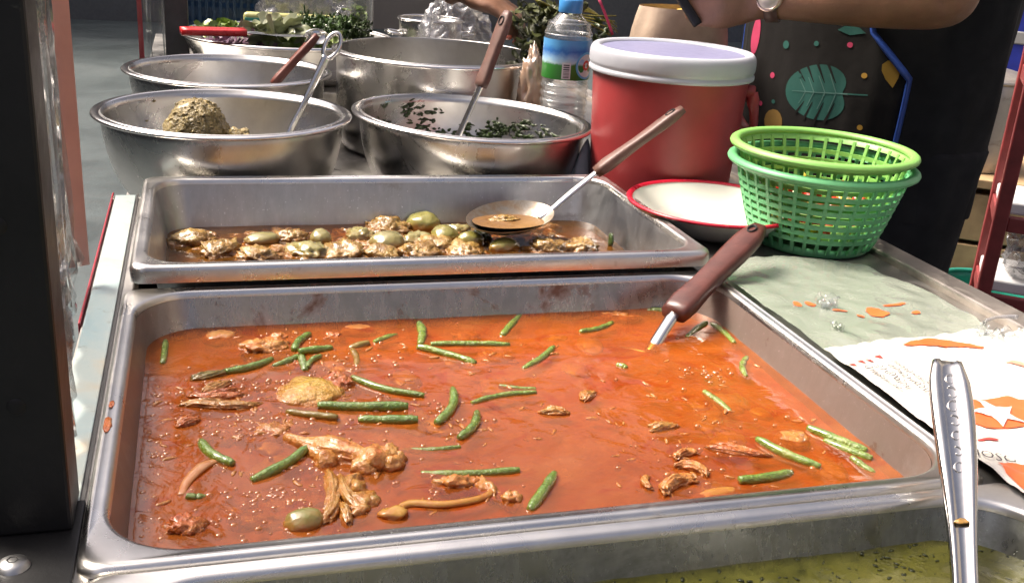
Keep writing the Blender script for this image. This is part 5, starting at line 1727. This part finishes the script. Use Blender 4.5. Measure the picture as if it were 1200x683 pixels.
parts.append(tube([(*(shR + LA * 0.05), 0.060), (*shR, 0.054), (*(shR.lerp(elR, 0.5)), 0.046), (*elR, 0.041), (*(elR.lerp(wrR, 0.3)), 0.041), (*(elR.lerp(wrR, 0.8)), 0.030), (*wrR, 0.027), (*(wrR + Vector((0.016, -0.012, -0.018))), 0.024)], 6, 20))
dL = (knL - wrL).normalized()
sL = (Vector((0.0, -0.30, 0.95)) - dL * Vector((0.0, -0.30, 0.95)).dot(dL)).normalized()
nL = dL.cross(sL).normalized()
if nL.y < 0:
    nL = -nL
hp, _ = hand_parts(wrL, dL, sL, nL, (0.45, 0.75, 0.6), 0.070)
parts += hp
dR = Vector((0.80, -0.42, -0.36)).normalized()
sR = (Vector((0.45, 0.85, 0.15)) - dR * Vector((0.45, 0.85, 0.15)).dot(dR)).normalized()
nR = dR.cross(sR).normalized()
if nR.z > 0:
    nR = -nR
hp, tipsR = hand_parts(wrR + dR * 0.008, dR, sR, nR, (0.15, 0.55, 0.5), 0.074)
parts += hp
for s in (-1, 1):
    hip = PC + LA * (s * 0.072)
    parts.append(tube([(*(hip + ZV * 0.0), 0.074), (*(hip + ZV * -0.10), 0.076), (*(hip + FA * 0.012 + ZV * -0.36), 0.054), (*(hip + ZV * -0.46), 0.054), (*(hip - FA * 0.012 + ZV * -0.70), 0.036), (*(hip - FA * 0.012 + ZV * -0.765), 0.036)], 5, 18))
    ft = hip - FA * 0.03 + ZV * (GZ + 0.032)
    parts.append(tube([(*ft, 0.030), (*(ft + FA * 0.06), 0.036), (*(ft + FA * 0.14), 0.040), (*(ft + FA * 0.20), 0.026)], 5, 16, 0.7))
remeshed('body', parts, 0.0055, M_SKIN, per, 6)
for p, dd in tipsR:
    v, f = blob(0.0062, 0.0062, 0.0050, 0.05, 1, 2)
    mk('fingernail', tr((v, f), *(p - nR * 0.003 + dd * 0.001)), plain('coral_nail', (0.75, 0.18, 0.10), 0.25) if 'coral_nail' not in MATS else MATS['coral_nail'], per)
# hair cap and bun
hv = []
for p in ICO[4][0]:
    k = 1.0 if (p.y < 0.35 or p.z > 0.55) else 0.86
    hv.append(hc + LA * (p.x * 0.080 * k) + FA * (p.y * 0.099 * k - 0.004) + ZV * (p.z * 0.118 * k + 0.008))
hair = mk('hair', (hv, ICO[4][1]), M_HAIR, per)
mk('hair_bun', tr(blob(0.04, 0.04, 0.036, 0.1, 2, 3), *(hc - FA * 0.10 + ZV * 0.03)), M_HAIR, hair)


def cloth_loft(zs, off, n=72, amp=0.004, seed=1.0, ph0=-PI, ph1=PI):
    lp = []
    for z in zs:
        row = []
        for i in range(n):
            ph = ph0 + (ph1 - ph0) * i / n
            w = amp * (noise.noise(Vector((math.sin(ph) * 3.2, math.cos(ph) * 3.2, z * 4 + seed))) + 0.6 * noise.noise(Vector((math.sin(ph) * 9, math.cos(ph) * 9, z * 7 + seed))))
            row.append(S(ph, z, off + w))
        lp.append(row)
    return lp


mk('shirt', loft(cloth_loft([-0.06 + 0.012 * k for k in range(49)], 0.002, amp=0.008, seed=3)), M_SHIRT, per)
for sh, el in ((shL, elL), (shR, elR)):
    mk('sleeve', tube([(*(sh.lerp(PC + ZV * 0.46, 0.25)), 0.070), (*sh, 0.068), (*(sh.lerp(el, 0.3)), 0.063), (*(sh.lerp(el, 0.48)), 0.061)], 5, 20, cap=False), M_SHIRT, per)
parts = [loft(cloth_loft([-0.20 + 0.02 * k for k in range(13)], 0.004, amp=0.008, seed=8), True, True)]
for s in (-1, 1):
    hip = PC + LA * (s * 0.072)
    parts.append(tube([(*(hip + ZV * -0.05), 0.088), (*(hip + ZV * -0.20), 0.086), (*(hip + FA * 0.01 + ZV * -0.42), 0.072), (*(hip + ZV * -0.74), 0.064)], 6, 20))
remeshed('trousers', parts, 0.009, M_TROUSER, per, 4)

# apron with printed leaves
R31 = R_(31)


def fold(ph, z):
    return 0.006 * noise.noise(Vector((ph * 2.6, z * 5, 2.0))) + 0.0022 * noise.noise(Vector((ph * 9, z * 4, 5.0)))


def apron_edge(z):
    if z < 0.135:
        return R31
    if z < 0.19:
        return R31 + (R_(14) - R31) * (z - 0.135) / 0.055
    return R_(14)


lp = []
for k in range(112):
    z = -0.42 + 0.0076 * k
    ph1, ph0 = apron_edge(z), R_(-78)
    lp.append([S(ph0 + (ph1 - ph0) * i / 60, z, 0.0155 + fold(ph0 + (ph1 - ph0) * i / 60, z)) for i in range(61)])
apr = mk('apron', loft(lp, closed=False), M_APRON, per)
sol = apr.modifiers.new('thickness', 'SOLIDIFY')
sol.thickness = 0.0015
mk('trim', sweep([S(apron_edge(-0.42 + 0.0152 * k / 2), -0.42 + 0.0152 * k / 2, 0.0172 + fold(apron_edge(-0.42 + 0.0076 * k), -0.42 + 0.0076 * k)) for k in range(110)], lambda k, t: [(0.0065, 0.0016), (-0.0065, 0.0016), (-0.0065, -0.0016), (0.0065, -0.0016)], up=-LA), M_BLUETRIM, apr)
mk('trim', sweep([S(R_(-78), -0.42 + 0.0152 * k, 0.0165) for k in range(56)], lambda k, t: [(0.006, 0.0016), (-0.006, 0.0016), (-0.006, -0.0016), (0.006, -0.0016)], up=-LA), M_BLUETRIM, apr)


def apron_decal(name, poly, mat, off=0.0165, step=0.004):
    """poly in metres: u sideways along the apron, z height."""
    o = poly_sheet(name, poly, mat, apr, lambda x, y: 0.0, step)
    for w in o.data.vertices:
        p = S(w.co.x / 0.1776, w.co.y, off + fold(w.co.x / 0.1776, w.co.y))
        w.co = p
    o.data.update()
    return o


def up_(deg):
    return R_(deg) * 0.1776


def dot(deg, z, r, mat, sx=1.0):
    apron_decal('print_dot', [(up_(deg) + r * sx * math.cos(2 * PI * i / 14), z + r * math.sin(2 * PI * i / 14)) for i in range(14)], mat)


lc, zc = up_(-1.5), 0.103
ca, sa = math.cos(R_(186)), math.sin(R_(186))


def lf(u, v):      # leaf frame: +u to the tip
    return (lc + ca * u - sa * v, zc + sa * u + ca * v)


outline = []
for i in range(40):
    a = 2 * PI * i / 40
    r = 0.0375 * (1 + 0.10 * math.cos(a) - 0.16 * math.exp(-((a - PI) / 0.35) ** 2) + 0.05 * math.cos(3 * a))
    outline.append(lf(r * 1.12 * math.cos(a) + 0.002, r * 0.98 * math.sin(a)))
apron_decal('printed_leaf', outline, M_TEAL, 0.0161, 0.005)
for s in (-1, 1):
    for k, (u0, v0) in enumerate(((-0.012, 0.034), (0.002, 0.036), (0.016, 0.032), (0.028, 0.024))):
        b_ = (u0 - 0.006, 0.013 * s)
        e_ = (u0 + 0.006, (v0 + 0.006) * s)
        apron_decal('leaf_slit', [lf(b_[0] - 0.0004, b_[1]), lf(e_[0] - 0.0022, e_[1]), lf(e_[0] + 0.0022, e_[1]), lf(b_[0] + 0.0006, b_[1])], M_APRON, 0.0164)
    for k, u0 in enumerate((-0.020, -0.006, 0.008, 0.020)):
        apron_decal('leaf_vein', [lf(u0, 0.0005 * s), lf(u0 + 0.009, (0.025 - 0.003 * k) * s), lf(u0 + 0.0102, (0.025 - 0.003 * k) * s), lf(u0 + 0.0016, 0.0005 * s)], M_TEALPALE, 0.0166)
apron_decal('leaf_vein', [lf(-0.034, -0.0009), lf(0.040, -0.0004), lf(0.040, 0.0004), lf(-0.034, 0.0009)], M_TEALPALE, 0.0168)
apron_decal('leaf_stalk', [lf(-0.058, -0.0009), lf(-0.034, -0.0009), lf(-0.034, 0.0009), lf(-0.058, 0.0009)], M_TEAL, 0.0162)
hu = up_(24)
apron_decal('print_heart', [(hu - 0.012, 0.150), (hu - 0.006, 0.156), (hu + 0.004, 0.155), (hu + 0.010, 0.148), (hu + 0.009, 0.135), (hu + 0.005, 0.122), (hu - 0.005, 0.132), (hu - 0.011, 0.142)], M_YELLOWP)
for deg, z, r, m in ((-21.3, 0.157, 0.0055, M_TEAL), (-6.8, 0.165, 0.0035, M_TEAL), (6.7, 0.169, 0.0036, M_PINKP), (14.4, 0.133, 0.0036, M_YELLOWP), (-26.5, 0.113, 0.0042, M_PINKP), (-31.6, 0.071, 0.0036, M_PINKP), (-12, 0.120, 0.0030, M_TEAL), (16.5, 0.066, 0.0036, M_YELLOWP), (-22.4, 0.051, 0.017, M_OCHREP), (-24, 0.078, 0.0030, M_TEAL)):
    dot(deg, z, r, m)
apron_decal('print_drop', [(up_(-42.5) + 0.012 * math.cos(2 * PI * i / 18), 0.160 + 0.026 * math.sin(2 * PI * i / 18)) for i in range(18)], M_PINKP)
apron_decal('print_leaf', [(up_(12), 0.186), (up_(9), 0.192), (up_(4), 0.193), (up_(1), 0.186), (up_(6), 0.181)], M_TEAL)

# wristwatch
wd = (wrL - elL).normalized()
wp = wrL - wd * 0.004
ws_ = wd.cross(ZV).normalized()
wu = ws_.cross(wd).normalized()
m = Matrix(((ws_.x, wu.x, wd.x, wp.x), (ws_.y, wu.y, wd.y, wp.y), (ws_.z, wu.z, wd.z, wp.z), (0, 0, 0, 1)))
wt = mk('wristwatch', xf(lathe([(0.0285, -0.008), (0.0300, -0.008), (0.0300, 0.008), (0.0285, 0.008)], 40), m), M_BROWNDULL, per)
toc = (Vector((-0.196, -0.6463, 0.307)) - wp)
toc = (toc - wd * toc.dot(wd)).normalized()
fs_ = toc.cross(wd).normalized()
m = Matrix(((wd.x, fs_.x, toc.x, wp.x + toc.x * 0.028), (wd.y, fs_.y, toc.y, wp.y + toc.y * 0.028), (wd.z, fs_.z, toc.z, wp.z + toc.z * 0.028), (0, 0, 0, 1)))
mk('watch_case', xf(lathe([(0.0150, 0.0), (0.0165, 0.003), (0.0160, 0.007), (0.0130, 0.0085), (0.0125, 0.0078)], 36), m), steel('watch_rose_steel', (0.72, 0.55, 0.46), 0.2), wt)
mk('watch_dial', xf(lathe([(0.0126, 0.0078), (0.008, 0.0080), (0.0078, 0.0084), (0.0001, 0.0082)], 36), m), plain('dial_cream', (0.62, 0.52, 0.45), 0.25), wt)

# what the hands hold
t = thing('beige_bag', 'beige cloth bag held open under the watch hand behind the cooler', 'bag', (0.455, 0.735, CT))
lp = []
for k in range(14):
    q = k / 13
    z = 0.004 + 0.195 * q
    row = []
    for i in range(40):
        a = 2 * PI * i / 40
        r = (0.055 + 0.012 * math.sin(PI * q)) * (1 + 0.10 * noise.noise(Vector((math.cos(a) * 2.4, math.sin(a) * 2.4, z * 14))))
        row.append((r * 1.15 * math.cos(a), r * 0.75 * math.sin(a), z))
    lp.append(row)
mk('bag', loft(lp, cap0=True), M_BEIGE, t)
mk('contents', tr(blob(0.040, 0.026, 0.026, 0.2, 1.5, 4), 0.018, -0.008, 0.176), M_YELLOWBIT, t)
t = thing('knife', 'black knife handle gripped in the watch hand', 'knife', (0.402, 0.600, 0.188))
mk('handle', flat_handle([Vector((0.012 - 0.004 * i, -0.002 + 0.0010 * i, -0.004 + 0.005 * i)) for i in range(9)], interp([0.012, 0.018, 0.018, 0.014], 9), [0.012] * 9), M_BLACK, t)
mk('blade', flat_handle([Vector((-0.020 - 0.006 * i, 0.006 + 0.0016 * i, 0.036 + 0.0075 * i)) for i in range(14)], interp([0.016, 0.02, 0.014, 0.002], 14), [0.0014] * 14), M_TOOL, t)
t = thing('herb_bunch', 'bunch of herbs hanging from the hand behind the water bottle', 'herbs', (0.325, 0.905, 0.150))
mk('leaves', leaf_pile(260, 0.050, -0.085, 0.018, 0.026, 0.011, 0.35, cx=-0.005, ry=0.03, up=0.6), plain('wilted_herb', (0.075, 0.085, 0.028), 0.45, var=0.5, scale=60), t)
for k in range(16):
    a = random.uniform(-0.6, 0.6)
    mk('stem', tube([(-0.03, random.uniform(-.01, .01), 0.03, 0.0018), (0.0 + 0.02 * a, random.uniform(-.01, .01), 0.015, 0.0018), (0.055, 0.02 * a, 0.01 + 0.02 * a, 0.0014), (0.10 + 0.02 * a, 0.03 * a, 0.012 - 0.05 * abs(a), 0.0010)], 4, 6), M_BEANOLD, t)
parts = [leaf_pile(30, 0.02, -0.05, 0.0, 0.024, 0.010, 0.3, cx=0.075)]
mk('dark_leaves', merge(*parts), M_HERB, t)
o = mk('pink_straw', tube([(0.392, 0.900, 0.186, 0.0022), (0.404, 0.892, 0.160, 0.0022), (0.414, 0.885, 0.135, 0.0022)], 3, 8), M_PINKP)
tag(o, 'bright pink straw sticking up right of the water bottle', 'straw')

# ================================================================== goods behind the vendor
t = thing('maroon_rack', 'dark red metal rack with white trays beside the vendor', 'rack', (1.12, 0.80, GZ), (0, 0, R_(-38)))
for px, py in ((0, 0), (0, -0.17), (0.60, 0), (0.60, -0.17)):
    mk('post', box(px - 0.011, px + 0.011, py - 0.011, py + 0.011, 0, 0.96, 0.002), M_MAROON, t, smooth=False)
for z in (0.34, 0.56, 0.69, 0.91):
    for px in (0, 0.60):
        mk('end_bar', box(px - 0.008, px + 0.008, -0.159, -0.011, z - 0.012, z + 0.012, 0.002), M_MAROON, t, smooth=False)
    for py in (0, -0.17):
        mk('long_bar', box(0.011, 0.589, py - 0.008, py + 0.008, z - 0.012, z + 0.012, 0.002), M_MAROON, t, smooth=False)
    if z > 0.4:
        mk('tray', box(-0.004, 0.58, -0.156, -0.012, z + 0.0125, z + 0.032, 0.003), M_WHITEPL, t, smooth=False)
m = Matrix.Translation((1.12, 0.80, GZ)) @ Matrix.Rotation(R_(-38), 4, 'Z')
for (x, y, z, s, lab) in ((0.10, -0.085, 0.635, 0.062, 'white plastic bag on the middle shelf of the maroon rack'), (0.10, -0.085, 0.42, 0.075, 'larger white bag low inside the maroon rack'), (0.10, -0.085, 0.785, 0.06, 'grey white bag on the upper shelf of the maroon rack')):
    v, f = blob(s * 1.3, s * 0.8, s, 0.3, 1.8, 4, amp2=0.1, ridged=True)
    tag(mk('white_plastic_bag', (v, f), M_BAGCLEAR2, loc=tuple(m @ Vector((x, y, z)))), lab, 'plastic bag', 'bags on the maroon rack')
# steel pot on a wooden crate, teal box beside it
t = thing('wooden_crate', 'worn wooden crate standing behind the maroon rack', 'crate', (1.52, 1.36, GZ), (0, 0, R_(-35)))
for i in range(5):
    for s in (-1, 1):
        mk('plank', box(-0.20, 0.20, s * 0.17 - 0.008, s * 0.17 + 0.008, 0.02 + 0.115 * i, 0.125 + 0.115 * i, 0.002), M_WOOD, t, smooth=False)
        mk('plank', box(s * 0.192 - 0.008, s * 0.192 + 0.008, -0.16, 0.16, 0.02 + 0.115 * i, 0.125 + 0.115 * i, 0.002), M_WOOD, t, smooth=False)
mk('top_board', box(-0.21, 0.21, -0.185, 0.185, 0.600, 0.620, 0.002), M_WOOD, t, smooth=False)
for sx in (-1, 1):
    for sy in (-1, 1):
        mk('corner_post', box(sx * 0.172 - 0.011, sx * 0.172 + 0.011, sy * 0.150 - 0.011, sy * 0.150 + 0.011, 0, 0.6, 0.001), M_WOOD, t, smooth=False)
t = thing('stock_pot', 'dull steel stock pot on the wooden crate behind the vendor', 'pot', (1.50, 1.34, GZ + 0.620))
mk('shell', bowl_shell(dense([(0.08, 0), (0.095, 0.003), (0.10, 0.02), (0.10, 0.20)], 4)), M_ALU, t)
mk('rim', torus(0.101, 0.005, 0.20), M_ALU, t)
mk('lid', lathe(dense([(0.104, 0.203), (0.09, 0.212), (0.05, 0.222), (0.0005, 0.226)], 4), 60), M_ALU, t)
mk('lid_knob', lathe([(0.008, 0.224), (0.008, 0.236), (0.016, 0.242), (0.014, 0.25), (0.0005, 0.252)], 24), M_BLACK, t)
t = thing('teal_bin', 'teal plastic bin on the ground between crate and rack', 'bin', (1.40, 1.08, GZ))
mk('wall', bowl_shell(dense([(0.07, 0), (0.075, 0.004), (0.09, 0.30), (0.095, 0.42)], 4)), M_TEALBOX, t)
mk('rim', torus(0.097, 0.005, 0.42), M_TEALBOX, t)
t = thing('blue_cooler_box', 'dark blue storage box with grey band at the upper right', 'storage box', (2.10, 1.92, GZ), (0, 0, R_(-40)))
mk('base', box(-0.35, 0.35, -0.22, 0.22, 0.0, 0.76, 0.01), M_WHITEPL, t, smooth=False)
mk('body', box(-0.36, 0.36, -0.23, 0.23, 0.762, 1.20, 0.012), M_BLUEBOX, t, smooth=False)
mk('band', box(-0.363, 0.363, -0.233, 0.233, 0.850, 0.885, 0.004), M_GREYBAND, t, smooth=False)
mk('lid', box(-0.37, 0.37, -0.24, 0.24, 1.202, 1.25, 0.012), M_WHITEPL, t, smooth=False)
v, f = blob(0.10, 0.06, 0.018, 0.5, 2.0, 4, amp2=0.2, ridged=True)
tag(mk('plastic_scrap', (v, f), M_BAGCLEAR2, loc=(-0.78, 1.95, GZ + 0.015)), 'pale crumpled plastic scrap lying on the ground', 'plastic scrap')
